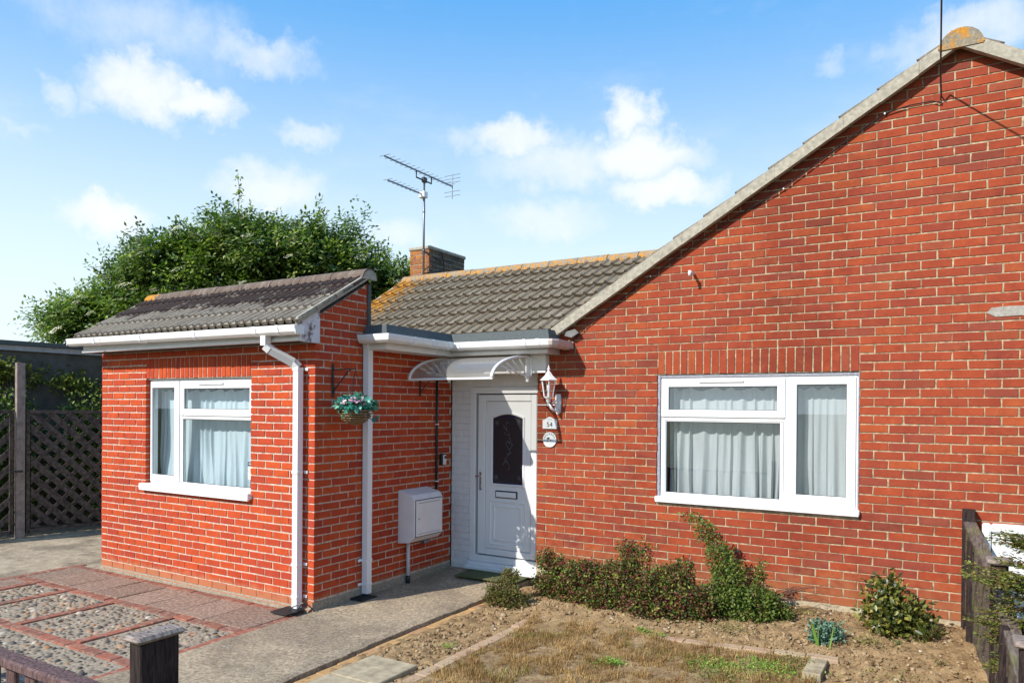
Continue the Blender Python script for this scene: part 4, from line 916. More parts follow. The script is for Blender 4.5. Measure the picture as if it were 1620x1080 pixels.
# chimney
CX0, CX1, CY0, CY1 = -2.39, -2.0, 4.32, 5.28
ch = part('chimney', 'chimney_cement', bung, lambda q: q.box(CX0 + .006, CX1 - .006, CY0 + .006, CY1 - .006, 3.6, 4.40))
cw = Wall(); fF = ((0, CY0, 0), (1, 0, 0), (0, -1, 0)); fS = ((CX1, 0, 0), (0, 1, 0), (1, 0, 0))
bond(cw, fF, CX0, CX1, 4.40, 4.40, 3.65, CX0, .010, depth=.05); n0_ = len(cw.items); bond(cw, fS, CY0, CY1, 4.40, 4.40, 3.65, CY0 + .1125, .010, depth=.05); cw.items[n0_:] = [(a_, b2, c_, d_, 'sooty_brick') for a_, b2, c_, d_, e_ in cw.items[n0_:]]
bond(cw, ((CX0, 0, 0), (0, 1, 0), (-1, 0, 0)), CY0, CY1, 4.40, 4.40, 3.65, CY0 + .1125, .010, depth=.05)
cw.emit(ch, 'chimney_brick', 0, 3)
part('chimney_cap', 'chimney_cement', ch, lambda q: q.cbox(CX0 - .02, CX1 + .02, CY0 - .02, CY1 + .02, 4.40, 4.455, .012))
part('lead_flashing', 'lead', ch, lambda q: (q.box(CX0 - .01, CX1 + .01, CY0 - .012, CY0 - .002, 3.8, 3.90), q.box(CX1 + .002, CX1 + .012, CY0 - .01, CY1, 3.7, 3.88)))

# television aerial
ae = thing('television_aerial', (-2.03, 4.22, 3.95), 'television aerial with two toothed booms on a tall pole clamped to the chimney', 'aerial')
mx_, my_ = -2.035, 4.215
part('mast', 'galvanised', ae, lambda q: (q.tube([(mx_, my_, 3.93), (mx_, my_, 5.50)], .017, 8), q.tube([(mx_, my_, 4.35), (mx_, my_, 4.37)], .024, 8), q.tube([(mx_, my_, 4.95), (mx_, my_, 4.97)], .022, 8)), True)
part('mast_bracket', 'black_iron', ae, lambda q: (q.obox((mx_, my_, 4.35), (CX1 + .02, 4.60, 4.26), .02, .02), q.obox((mx_, my_, 4.0), (CX1 + .02, 4.60, 4.10), .02, .02), q.tube([(CX1 + .03, 4.60, 3.92), (CX1 + .04, 4.66, 4.18), (CX1 + .03, 4.60, 4.40)], .012, 6), q.obox((mx_ + .01, my_, 4.05), (CX1 + .02, 4.56, 4.30), .012, .012)))
def boom(q, y0, y1, z, n, half, x=mx_): q.obox((x, y0, z), (x, y1, z), .018, .018)
part('boom', 'galvanised', ae, lambda q: boom(q, 3.26, 4.97, 5.555, 0, 0)); part('boom', 'galvanised', ae, lambda q: boom(q, 3.34, 4.20, 5.225, 0, 0))
for k in range(15):
    yy = 3.29 + k * .115; part('element', 'galvanised', ae, lambda q: q.tube([(mx_ - .10, yy, 5.568), (mx_ + .10, yy, 5.568)], .004, 5))
for k in range(8):
    yy = 3.36 + k * .10; part('element', 'galvanised', ae, lambda q: q.tube([(mx_ - .085, yy, 5.238), (mx_ + .085, yy, 5.238)], .004, 5))
part('reflector', 'galvanised', ae, lambda q: (q.obox((mx_, 4.96, 5.35), (mx_, 4.97, 5.76), .012, .012), [q.tube([(mx_ - .16, 4.965, z), (mx_ + .16, 4.965, z)], .004, 5) for z in (5.40, 5.47, 5.62, 5.68, 5.74)]))
part('clamp', 'black_plastic', ae, lambda q: (q.tube([(mx_, 4.02, 5.55), (mx_, 4.02, 5.45), (mx_, 4.22, 5.45), (mx_, 4.40, 5.45), (mx_, 4.40, 5.55)], .012, 6), q.cbox(mx_ - .03, mx_ + .03, 4.18, 4.26, 5.42, 5.50, .006)))
part('junction_box', 'white_plastic', ae, lambda q: q.cbox(mx_ - .05, mx_ + .06, 4.14, 4.24, 5.17, 5.27, .01))
part('cable', 'black_plastic', ae, lambda q: q.tube([(mx_ + .02, 4.2, 5.45), (mx_ + .03, 4.2, 5.0), (mx_ + .02, 4.2, 4.3)], .005, 5))

# ------------------------------------------------------------------ door
DY = 2.17
part('pier', 'painted_brick', bung, lambda q: q.box(0.002, .268, DY + .009, DY + .12, .02, 2.245))
pw = Wall(); bond(pw, ((0, DY, 0), (1, 0, 0), (0, -1, 0)), 0.004, .266, 2.247, 2.24, .05, -.07, .012, depth=.02, jitter=.002); pw.emit(bung, 'painted_brick', 300, 2, name='painted_brick')
part('door_lintel', 'white_paint', bung, lambda q: (q.box(0.002, 1.243, DY + .004, DY + .12, 2.150, 2.30), q.box(.268, 1.243, DY + .1, DY + .14, 0, 2.2)))
door = part('door', 'rubber_seal', bung, lambda q: q.box(.372, 1.215, DY + .035, DY + .045, .16, 2.09))
def dframe(q):
    q.cbox(.270, .348, DY - .012, DY + .07, .14, 2.148, .005); q.cbox(.349, 1.238, DY - .011, DY + .07, 2.072, 2.147, .005); q.cbox(1.165, 1.239, DY - .012, DY + .07, .14, 2.071, .005); q.cbox(.349, 1.164, DY - .011, DY + .07, .14, .215, .005)
part('frame', 'white_plastic', door, dframe)
def leaf(q):
    y0, y1 = DY + .004, DY + .04
    q.cbox(.378, .478, y0 - .008, y1, .228, 2.058, .006); q.cbox(1.080, 1.152, y0 - .008, y1, .228, 2.058, .006); q.cbox(.479, 1.079, y0 - .0075, y1, 1.985, 2.058, .006); q.cbox(.479, 1.079, y0 - .0075, y1, .228, .300, .006)
    # panel with an arched hole
    x0, x1, z0, z1 = .484, 1.075, .305, 1.980; gx0, gx1, gz0, gz1, sag = .565, .985, 1.035, 1.80, .05
    n = 12; arc = [(gx0 + (gx1 - gx0) * k / n, gz1 + sag * math.sin(math.pi * k / n)) for k in range(n + 1)]
    q.box(x0, x1, y0, y1 - .005, z0, gz0); q.box(x0, gx0, y0, y1 - .005, gz0, z1); q.box(gx1, x1, y0, y1 - .005, gz0, z1)
    for k in range(n): a, c = arc[k], arc[k + 1]; q.prism([(a[0], a[1]), (c[0], c[1]), (c[0], z1), (a[0], z1)], (0, y0, 0), (1, 0, 0), (0, 0, 1), (0, y1 - .005 - y0, 0))
lf = part('door_leaf', 'white_plastic', door, leaf)
def mould(q):
    y0 = DY + .004; gx0, gx1, gz0, gz1, sag = .565, .985, 1.035, 1.80, .05; n = 14
    pr = [(-.014, 0), (-.008, .010), (.006, .012), (.014, .004), (.014, -.004), (-.014, -.004)]
    pts = [(gx0, y0, gz0), (gx1, y0, gz0), (gx1, y0, gz1)] + [(gx1 - (gx1 - gx0) * k / n, y0, gz1 + sag * math.sin(math.pi * k / n)) for k in range(1, n)] + [(gx0, y0, gz1), (gx0, y0, gz0)]
    q.sweep(pts, pr, up=(0, -1, 0))
    for e in (0, .055):
        a, c, d, f = .548 + e, 1.010 - e, .355 + e, .845 - e; q.sweep([(a, y0, d), (c, y0, d), (c, y0, f), (a, y0, f), (a, y0, d)], [(-.012, 0), (-.004, .009), (.004, .009), (.012, 0), (.012, -.003), (-.012, -.003)], up=(0, -1, 0))
part('moulding', 'white_plastic', door, mould)
part('pane', 'door_glass', door, lambda q: q.prism([(.560, 1.03), (.990, 1.03), (.990, 1.80)] + [(.99 - .43 * k / 12, 1.80 + .055 * math.sin(math.pi * k / 12)) for k in range(1, 12)] + [(.560, 1.80)], (0, DY + .012, 0), (1, 0, 0), (0, 0, 1), (0, .006, 0)))
def lead_(q):
    y = DY + .010
    for (cx, cz, s_) in ((.775, 1.62, 1), (.775, 1.40, -1)):
        for k in range(5):
            a0 = k * 1.25; pts = [(cx + .045 * s_ * math.sin(a0 + 1.5 * tt) * (.4 + tt), y, cz - .10 + .05 * k + .05 * math.cos(a0 + 2.5 * tt) * tt) for tt in np.linspace(0, 1, 8)]; q.tube(pts, .0022, 4)
    for k in range(14):
        z = 1.20 + k * .036; q.tube([(.775 + .02 * math.sin(k * 1.3), y, z), (.775 + .028 * math.sin(k * 1.3 + 1), y, z + .03)], .0018, 4)
    for (cx, cz) in ((.62, 1.12), (.93, 1.12), (.63, 1.74), (.92, 1.76)):
        for k in range(6): a = k * 1.05; q.tube([(cx, y, cz), (cx + .025 * math.cos(a), y, cz + .025 * math.sin(a)), (cx + .03 * math.cos(a + .6), y, cz + .03 * math.sin(a + .6))], .002, 4)
part('glass_pattern', 'glass_leading', door, lead_, kind='stuff')
part('glass_border', 'glass_border', door, lambda q: (q.box(.572, .590, DY + .0105, DY + .0115, 1.04, 1.79), q.box(.960, .978, DY + .0105, DY + .0115, 1.04, 1.79), q.box(.59, .96, DY + .0105, DY + .0115, 1.04, 1.056), q.box(.60, .95, DY + .0105, DY + .0115, 1.80, 1.812)))
part('letter_box', 'black_plastic', door, lambda q: q.cbox(.618, .912, DY - .004, DY + .006, .886, .972, .004))
part('letter_flap', 'white_plastic', door, lambda q: q.cbox(.632, .896, DY - .012, DY - .004, .898, .958, .004))
part('handle', 'steel', door, lambda q: (q.cbox(.405, .437, DY - .014, DY - .004, .96, 1.17, .004), q.tube([(.421, DY - .014, 1.125), (.421, DY - .045, 1.125), (.375, DY - .05, 1.125)], .008, 6), q.tube([(.421, DY - .012, 1.00), (.421, DY - .02, 1.00)], .010, 8)))
part('threshold', 'white_plastic', door, lambda q: (q.cbox(.255, 1.25, DY - .10, DY - .012, .055, .10, .008), q.cbox(.262, 1.245, DY - .04, DY + .05, .10, .139, .005)))
# beam over the door and porch boards
part('door_beam', 'white_paint', bung, lambda q: q.cbox(.003, 1.385, 1.93, 2.168, 2.285, 2.478, .003))
# mat
q = B(); q.cbox(-.38, .38, -.18, .18, 0, .016, .004); o = q.out('doormat', 'doormat'); o.location = (.74, 1.93, .044); o.rotation_euler.z = .06; tagx(o, 'flat olive green doormat in front of the white door', 'doormat')

# ================================================================== EXTENSION
ext = thing('extension', (-1.7, 0.7, 0), 'bright red brick front extension with pent tiled roof and white gutter', 'extension')
EX0 = -3.4875; EL = 2.20; OX0, OX1, OZ0 = -2.625, -.885, 1.01
def ez(y): return 2.735 + .588 * y            # underside of roof along the side wall
def ewall(q):
    y0, y1 = .007, .11; xr = -.007
    q.box(EX0, OX0 - .006, y0, y1, OZ0, EL); q.box(EX0, xr, y0, y1, -.1, OZ0); q.box(OX1 + .006, xr, y0, y1, OZ0, EL); q.box(EX0, xr, y0, y1, EL, 2.62)
    q.prism([(.11, -.1), (2.165, -.1), (2.165, 2.55), (.715, 2.55), (.715, ez(.715)), (.11, ez(.11))], (xr - .1, 0, 0), (0, 1, 0), (0, 0, 1), (.1, 0, 0))
    q.prism([(.007, 2.62), (.11, 2.62), (.11, ez(.11)), (.007, ez(.007))], (xr - .1, 0, 0), (0, 1, 0), (0, 0, 1), (.1, 0, 0))
    q.box(EX0, EX0 + .1, .11, 2.4, -.1, 2.5); q.box(EX0, -.11, .62, .712, 2.4, 3.10)
wallE = part('wall', 'extension_mortar', ext, ewall)
we = Wall(); fE = ((0, 0, 0), (1, 0, 0), (0, -1, 0)); fSide = ((0, 0, 0), (0, 1, 0), (1, 0, 0)); J = .0145
def skipE(k, p, q): return q > -.02 and ((k % 2 == 0 and p > -.12) or (k % 2 == 1))
bond(we, fE, EX0, -.0012, EL, 2.56, .10, 0.1125 - .225 * 16, J, holes=[(OX0, OX1, OZ0, EL + .225)], seed=6)
soldiers(we, fE, OX0, OX1, EL + .005, EL + .221, J)
# lowest courses
for i in range(16): a = EX0 + i * .225; we.add(fE, [(a + .005, .030), (min(a + .22, -.002), .030), (min(a + .22, -.002), .094), (a + .005, .094)], .05)
for i in range(16): a = EX0 + .08 + i * .222; we.add(((0, -.028, 0), (1, 0, 0), (0, -1, 0)), [(a + .004, -.05), (min(a + .216, -.03), -.05), (min(a + .216, -.03), .018), (a + .004, .018)], .05)
# side wall, dark edge at y=.715 above the flat roof
bond(we, fSide, 0.0012, .715, EL, 3.3, .10, 0.1125, J, clips=[(-.588, 1, 2.735 - .004)], seed=7)
bond(we, fSide, .728, 2.162, EL, 2.50, .10, 0.1125, J, seed=7)
we.emit(wallE, 'extension_brick', 300, 5)
part('plinth', 'cement_bed', ext, lambda q: (q.prism([(-.030, -.1), (.03, -.1), (.03, .032), (.004, .030), (-.030, .012)], (EX0 + .02, 0, 0), (0, 1, 0), (0, 0, 1), (-EX0 - .05, 0, 0)), q.prism([(0, -.1), (.018, -.1), (.004, .075), (0, .085)], (-.001, -.02, 0), (1, 0, 0), (0, 0, 1), (0, 2.18, 0))))
YE = .052
window(ext, OX0 + .012, OX1 - .004, 1.03, 2.185, YE,
       [('sash', -2.600, -2.088, 1.060, 2.172, -2.572, -2.172, 1.142, 2.100), ('sash', -2.068, -.905, 1.800, 2.172, -2.005, -.955, 1.872, 2.088), ('fixed', -2.062, -.925, 1.072, 1.77, -2.045, -.940, 1.082, 1.76)],
       (-2.090, -2.062), (-2.062, -.93, 1.765, 1.805), glass='glass_teal', sill=(-2.672, -.862, .968, 1.045, -.055), vent=(-1.75, -1.35, 2.128))
curtain('blue-grey pleated curtain behind the extension window', -2.645, -.90, 1.04, 2.075, YE + .16, 'curtain_blue', 12, 17, .030)
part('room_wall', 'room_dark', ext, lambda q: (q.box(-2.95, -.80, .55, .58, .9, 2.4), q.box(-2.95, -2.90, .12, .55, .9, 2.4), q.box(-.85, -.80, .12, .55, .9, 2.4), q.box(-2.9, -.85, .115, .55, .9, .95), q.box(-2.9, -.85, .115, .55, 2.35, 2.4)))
st = part('window_sticker', 'sticker_pale', ext, lambda q: (q.box(-1.005, -.935, YE + .0150, YE + .0165, 1.17, 1.245), q.box(-1.005, -.935, YE + .0150, YE + .0165, 1.252, 1.30)))
part('sticker_print', 'print_black', st, lambda q: (q.box(-1.005, -.935, YE + .0135, YE + .0150, 1.305, 1.318), q.box(-1.005, -.935, YE + .0135, YE + .0150, 1.334, 1.345), q.box(-1.005, -.996, YE + .0135, YE + .0150, 1.318, 1.334)))
part('sealant', 'white_paint', ext, lambda q: q.box(OX0, OX1, .03, .06, EL - .014, EL - .001))

# extension roof
def rz(y): return 2.665 + .588 * (y + .28)
roofE = part('roof', 'dark_timber', ext, lambda q: q.prism([(-.26, rz(-.26) - .045), (.68, rz(.68) - .045), (.68, rz(.68) + .01), (-.26, rz(-.26) + .01)], (-3.53, 0, 0), (0, 1, 0), (0, 0, 1), (3.57, 0, 0)))
lay_tiles(roofE, 'extension_tile', (-3.56, -.285, rz(-.285) - .002), (1, 0, 0), (0, 1, .588), 17, 4, .2135, .280, lambda r_, c, p: 1, seed=13, lift=.024)
ridge_tiles(roofE, 'extension_ridge', (-3.56, .665, rz(.665) - .035), (.075, .665, rz(.665) - .035), .105, .45)
q = B(); n = 12; q.prism([(.095 * math.cos(math.pi * k / n), .095 * math.sin(math.pi * k / n)) for k in range(n + 1)], (.05, .665, rz(.665) - .04), (0, 1, 0), (0, 0, 1), (.022, 0, 0)); q.out('ridge_end', 'verge_mortar', ext)
for vx in (.030, -3.565):
    part('verge', 'verge_mortar', ext, lambda q: q.prism([(-.27, rz(-.27) - .030), (.66, rz(.66) - .030), (.66, rz(.66) + .035), (-.27, rz(-.27) + .035)], (vx, 0, 0), (0, 1, 0), (0, 0, 1), (.032, 0, 0)))
part('back_edge', 'felt', ext, lambda q: (q.box(-3.5, .012, .717, .745, 2.55, 3.17), q.box(-.01, .014, .700, .717, 2.60, 3.14)))
part('fascia', 'white_paint', ext, lambda q: q.cbox(-3.475, .042, -.225, -.200, 2.500, 2.655, .003))
part('fascia_moulding', 'white_paint', ext, lambda q: q.cbox(-3.478, .045, -.240, -.2255, 2.500, 2.530, .003))
part('eaves_board', 'dark_timber', ext, lambda q: q.box(-3.475, .035, -.200, -.004, 2.505, 2.515))
part('boxed_end', 'peeling_paint', ext, lambda q: q.prism([(-.1995, 2.495), (.018, 2.495), (.018, rz(.018) - .03), (-.1995, rz(-.1995) - .03)], (.018, 0, 0), (0, 1, 0), (0, 0, 1), (.024, 0, 0)))
GP = [(.060, .030), (.062, .012), (.052, -.030), (.028, -.052), (-.028, -.052), (-.046, -.034), (-.050, .030), (-.042, .030), (-.038, -.028), (-.024, -.042), (.024, -.042), (.044, -.026), (.054, .014), (.050, .030)]
part('gutter', 'white_gutter', ext, lambda q: (q.sweep([(-3.60, -.292, 2.625), (.11, -.292, 2.600)], GP), q.box(-3.604, -3.598, -.345, -.24, 2.58, 2.655), q.box(.108, .114, -.345, -.24, 2.552, 2.63)))
for xx in (-3.05, -2.2, -1.3, -.42, -.12): part('gutter_bracket', 'white_plastic', ext, lambda q: q.sweep([(xx - .02, -.292, 2.622 - .006 * (xx + 3.6)), (xx + .02, -.292, 2.622 - .006 * (xx + 3.6))], [(x * 1.09, y_ * 1.09) for x, y_ in GP[:7]] + [(x, y_) for x, y_ in GP[7:]]))
def dpipe(parent, pts, clips, hw=.0325, mats='white_plastic', shoe=True):
    dp = part('downpipe', mats, parent, lambda q: q.sweep(pts, [(-hw, -hw), (hw, -hw), (hw, hw), (-hw, hw)], up=(0, 1, 0)) if False else [q.obox(a, c, 2 * hw, 2 * hw, up=(0, 1, 0.001)) for a, c in zip(pts[:-1], pts[1:])])
    for c in clips: part('pipe_clip', mats, dp, c)
    return dp
px_, py_ = -.155, -.062
dp1 = dpipe(ext, [(-.335, -.290, 2.56), (-.335, -.290, 2.465), (-.300, -.262, 2.425), (-.185, -.092, 2.315), (px_, py_, 2.27), (px_, py_, .03)],
      [(lambda z: (lambda q: (q.cbox(px_ - .040, px_ + .040, py_ - .040, py_ + .030, z, z + .028, .003), q.cbox(px_ + .030, px_ + .075, -.014, -.002, z, z + .028, .003))))(z) for z in (2.24, 1.28, .42, .12)])
py2 = .668
part('downpipe', 'white_plastic', ext, lambda q: (q.obox((.046, py2, 2.56), (.046, py2, .04), .068, .068, up=(0, 1, 0)), q.cbox(.008, .085, py2 - .045, py2 + .045, 2.50, 2.60, .008)))
for z in (.36, .12): part('pipe_clip', 'white_plastic', ext, lambda q: (q.cbox(.010, .086, py2 - .041, py2 + .041, z, z + .026, .003), q.cbox(.002, .014, py2 - .085, py2 - .04, z, z + .026, .003)))
for (a, c, lab) in ((-.17, -.13, 'black plastic drain cover under the left downpipe'), (.07, .60, 'black plastic drain cover under the right downpipe')):
    q = B(); q.cbox(a - .12, a + .10, c - .13, c + .09, 0, .012, .002)
    for k in range(9): q.box(a - .11, a + .09, c - .12 + k * .022, c - .114 + k * .022, .012, .016)
    o = q.out('drain_cover', 'black_plastic'); o.location.z = .012; tagx(o, lab, 'drain cover', 'drain covers under the downpipes')

# flat roof between extension and gable
part('flat_roof', 'felt', ext, lambda q: (q.box(-3.45, .30, .75, 2.42, 2.60, 2.66), q.box(.30, 1.52, 1.75, 2.42, 2.60, 2.66), q.box(.0, .30, .65, .75, 2.60, 2.66)))
def kerb(q):
    pr = [(0.012, -.02), (-.03, .10), (-.09, .10), (-.15, 0.0), (-.15, -.02)]
    q.sweep([(0.016, .638, 2.625), (.312, .638, 2.625), (.312, 1.732, 2.625), (1.530, 1.732, 2.625), (1.530, 2.008, 2.625)], pr)
part('felt_kerb', 'felt', ext, kerb)
part('fascia', 'white_paint', ext, lambda q: (q.box(.004, .300, .650, .672, 2.478, 2.605), q.box(.278, .300, .672, 1.745, 2.476, 2.605), q.cbox(.3005, 1.508, 1.745, 1.768, 2.478, 2.605, .002)))
part('fascia_moulding', 'white_paint', ext, lambda q: q.cbox(.3005, 1.510, 1.731, 1.7445, 2.478, 2.515, .002))
part('fascia_return', 'stained_gutter', ext, lambda q: q.box(1.490, 1.512, 1.769, 2.010, 2.474, 2.600))
part('soffit', 'white_paint', ext, lambda q: (q.box(.30, 1.488, 1.769, 2.165, 2.482, 2.492), q.box(.014, .277, .673, 2.165, 2.480, 2.490)))
part('gutter', 'white_gutter', ext, lambda q: q.sweep([(.03, .590, 2.590), (.368, .590, 2.590), (.368, 1.672, 2.586), (1.585, 1.672, 2.580)], GP))
part('gutter_end', 'stained_gutter', ext, lambda q: (q.sweep([(1.586, 1.672, 2.579), (1.600, 1.672, 2.579), (1.612, 1.690, 2.579), (1.612, 1.985, 2.572)], GP), q.box(1.55, 1.68, 1.985, 1.992, 2.53, 2.605)))
for (xx, yy, ang) in ((.368, .95, 1), (.368, 1.25, 1), (.368, 1.55, 1), (.44, 1.672, 0), (.47, 1.672, 0), (1.30, 1.672, 0), (1.46, 1.672, 0)):
    part('gutter_bracket', 'white_plastic', ext, lambda q: q.sweep([(xx, yy - .02, 2.586), (xx, yy + .02, 2.586)] if ang else [(xx - .02, yy, 2.583), (xx + .02, yy, 2.583)], [(x * 1.09, y_ * 1.09) for x, y_ in GP[:7]] + [(x, y_) for x, y_ in GP[7:]]))

# ------------------------------------------------------------------ things on the walls
# canopy
can = thing('door_canopy', (.67, 1.93, 2.38), 'curved clear plastic canopy with white scrolled brackets over the front door', 'canopy')
def carc(t_): a = t_ * math.pi / 2; return (1.925 - .735 * math.sin(a) ** 1.05, 2.205 + .255 * math.cos(a))
arcp = [carc(k / 14) for k in range(15)]
part('sheet', 'canopy_sheet', can, lambda q: q.add([(x, y, z) for x in (.145, 1.195) for y, z in arcp], [(i, i + 1, 15 + i + 1, 15 + i) for i in range(14)]), True)
part('front_trim', 'white_plastic', can, lambda q: q.cbox(.14, 1.20, 1.180, 1.200, 2.190, 2.212, .004))
part('back_trim', 'white_plastic', can, lambda q: q.cbox(.14, 1.20, 1.905, 1.928, 2.445, 2.470, .004))
for xx in (.155, 1.185):
    def brk(q):
        q.sweep([(xx, y, z) for y, z in arcp], [(-.011, -.014), (.011, -.014), (.011, .014), (-.011, .014)], up=(1, 0, 0))
        q.sweep([(xx, y, z) for y, z in arcp], [(-.011, -.014), (.011, -.014), (.011, .014), (-.011, .014)], up=(1, 0, 0)) if False else None
        pts2 = [(xx, 1.90 - .42 * math.sin(t_ * 1.45), 2.215 + .0 + .12 * math.sin(t_ * 2.2) * .4 + .03) for t_ in np.linspace(0, 1, 8)]
        q.tube(pts2, .008, 6)
        for k in range(4):
            a = .25 + k * .17; y1_, z1_ = carc(a * .8); s_ = k / 4; q.tube([(xx, y1_, z1_ - .01), (xx, (y1_ + 1.86 - .1 * k) / 2 + .02, (z1_ + 2.27) / 2), (xx, 1.86 - .09 * k, 2.255)], .008, 6)
    b2 = part('bracket', 'white_plastic', can, brk, True)
    part('bracket_plate', 'white_plastic', b2, lambda q: (q.cbox(xx - .012, xx + .012, 1.86, 1.929, 2.23, 2.455, .006), q.tube([(xx, 1.90, 2.235), (xx, 1.90, 2.19)], .018, 10), q.cbox(xx - .03, xx + .04, 1.915, 1.9285, 2.25, 2.45, .004)))
# lantern
lx, ly, lz = 1.462, 1.86, 2.10
lan = thing('wall_lantern', (1.50, 2.01, 2.0), 'white hexagonal coach lantern on the brick wall beside the door', 'lamp')
part('wall_plate', 'lamp_white', lan, lambda q: q.prism([(-.024, .07), (.024, .07), (.034, .0), (.024, -.12), (0, -.15), (-.024, -.12), (-.034, .0)], (1.505, 1.985, 1.99), (1, 0, 0), (0, 0, 1), (0, .027, 0)))
part('arm', 'lamp_white', lan, lambda q: (q.tube([(1.515, 1.985, 1.90), (1.51, 1.95, 1.88), (1.485, 1.90, 1.90), (lx, ly, 1.955)], .014, 8), q.tube([(1.515, 1.985, 2.0), (1.50, 1.95, 1.985), (1.48, 1.90, 1.965)], .010, 8), q.lathe([(.001, -.10), (.012, -.095), (.014, -.06), (.028, -.05), (.030, -.02), (.05, -.01), (.052, 0)], (lx, ly, 2.03), 6)), True)
part('roof_cap', 'lamp_white', lan, lambda q: q.lathe([(.085, 0), (.098, -.006), (.098, .002), (.078, .018), (.045, .048), (.028, .075), (.016, .085), (.010, .10), (.018, .112), (.010, .125), (.004, .15), (.001, .165)], (lx, ly, 2.205), 6))
def lbars(q):
    for k in range(6):
        a = k * math.pi / 3; q.obox((lx + .050 * math.cos(a), ly + .050 * math.sin(a), 2.03), (lx + .078 * math.cos(a), ly + .078 * math.sin(a), 2.205), .009, .009)
part('lantern_frame', 'lamp_white', lan, lbars)
part('pane', 'lamp_glass', lan, lambda q: q.lathe([(.048, 0), (.074, .175)], (lx, ly, 2.03), 6))
part('bulb_holder', 'plaque_white', lan, lambda q: q.lathe([(.018, 0), (.018, .05), (.024, .055), (.024, .12), (.012, .135), (.001, .137)], (lx, ly, 2.035), 8), True)
# white cable from frame to lantern
q = B(); q.tube([(1.246, G - .006, 1.945), (1.45, G - .006, 1.945), (1.49, G - .008, 1.95), (1.51, G - .010, 1.955)], .006, 6); tagx(q.out('lamp_cable', 'white_plastic'), 'thin white cable running from the door frame to the lantern', 'cable')
# number plate
pl = thing('number_plate', (1.405, G - .01, 1.745), 'white house number plate with arched top reading 54', 'sign')
pp = [(-.085, -.056), (.085, -.056), (.085, .030)] + [(.085 - .17 * k / 12, .030 + .034 * math.sin(math.pi * k / 12) ** 2 + .006) for k in range(0, 13)] + [(-.085, .030)]
part('plate', 'plaque_white', pl, lambda q: q.prism(pp, (1.405, G - .016, 1.748), (1, 0, 0), (0, 0, 1), (0, .012, 0)))
def text_mesh(txt, size, loc, rotz_=0.0, extr=.0008, roll=0.0):
    cu = bpy.data.curves.new('t', 'FONT'); cu.body = txt; cu.size = size; cu.extrude = extr; cu.align_x = 'CENTER'; cu.align_y = 'CENTER'; o = bpy.data.objects.new('t', cu); COL.objects.link(o)
    bpy.context.view_layer.update(); me = bpy.data.meshes.new_from_object(o.evaluated_get(bpy.context.evaluated_depsgraph_get())); Mx = Matrix.Translation(loc) @ Matrix.Rotation(math.pi / 2, 4, 'X') @ Matrix.Rotation(roll, 4, 'Z')
    vs = [Mx @ v_.co for v_ in me.vertices]; fs = [tuple(p.vertices) for p in me.polygons]; bpy.data.objects.remove(o); bpy.data.curves.remove(cu); bpy.data.meshes.remove(me); return vs, fs
q = B(); q.add(*text_mesh('54', .072, (1.405, G - .0172, 1.735))); q.out('number', 'print_black', pl)
part('crest', 'print_grey', pl, lambda q: q.tube([(1.375, G - .0172, 1.785), (1.39, G - .0172, 1.795), (1.405, G - .0172, 1.79), (1.42, G - .0172, 1.795), (1.435, G - .0172, 1.785)], .0018, 4))
pr_ = thing('round_plaque', (1.405, G - .01, 1.577), 'round white plaque with arched lettering and a small emblem below the number plate', 'sign')
RX = Matrix.Rotation(math.pi / 2, 3, 'X')
part('plate', 'plaque_white', pr_, lambda q: q.prism([(.080 * math.cos(6.283 * k / 28), .080 * math.sin(6.283 * k / 28)) for k in range(28)], (1.405, G - .016, 1.577), (1, 0, 0), (0, 0, 1), (0, .012, 0)))
q = B()
for i, chh in enumerate('WALKERS'):
    a = math.radians(90 + 66 - i * 22); q.add(*text_mesh(chh, .026, (1.405 + .060 * math.cos(a), G - .0172, 1.577 + .060 * math.sin(a)), roll=a - math.pi / 2))
q.out('lettering', 'print_black', pr_)
part('emblem', 'print_black', pr_, lambda q: (q.prism([(-.030, .004), (-.004, .002), (.004, .016), (-.006, .024), (-.024, .022), (-.036, .012)], (1.405, G - .0172, 1.577), (1, 0, 0), (0, 0, 1), (0, .001, 0)), q.tube([(1.385, G - .017, 1.533), (1.405, G - .017, 1.530), (1.425, G - .017, 1.533)], .002, 4)))
part('emblem', 'print_red', pr_, lambda q: q.prism([(.004, -.010), (.024, -.012), (.020, .002), (.010, .006)], (1.405, G - .0172, 1.577), (1, 0, 0), (0, 0, 1), (0, .001, 0)))
part('emblem', 'print_green', pr_, lambda q: q.prism([(-.034, -.022), (-.018, -.024), (-.014, -.012), (-.030, -.008)], (1.405, G - .0172, 1.577), (1, 0, 0), (0, 0, 1), (0, .001, 0)))
# meter box on side wall (faces +X)
mb = thing('meter_box', (0, 1.5, .75), 'grey-white plastic meter cupboard on the side wall of the extension', 'meter box')
part('box', 'meter_plastic', mb, lambda q: q.prism([(.001, .452), (.155, .470), (.215, .525), (.215, .925), (.180, .975), (.001, 1.02)], (0, 1.205, 0), (1, 0, 0), (0, 0, 1), (0, .50, 0)))
part('box_door', 'meter_plastic', mb, lambda q: q.cbox(.2155, .228, 1.235, 1.685, .535, .915, .004))
part('seam', 'rubber_seal', mb, lambda q: (q.box(.2153, .2162, 1.226, 1.694, .526, .534), q.box(.2153, .2162, 1.226, 1.694, .916, .924), q.box(.2153, .2162, 1.226, 1.234, .526, .924), q.box(.2153, .2162, 1.686, 1.694, .526, .924)))
part('trim', 'print_grey', mb, lambda q: (q.box(.2282, .2292, 1.27, 1.65, .885, .892), q.box(.2282, .2292, 1.27, 1.65, .558, .564)))
part('lock', 'steel', mb, lambda q: q.cbox(.228, .234, 1.262, 1.280, .71, .73, .002))
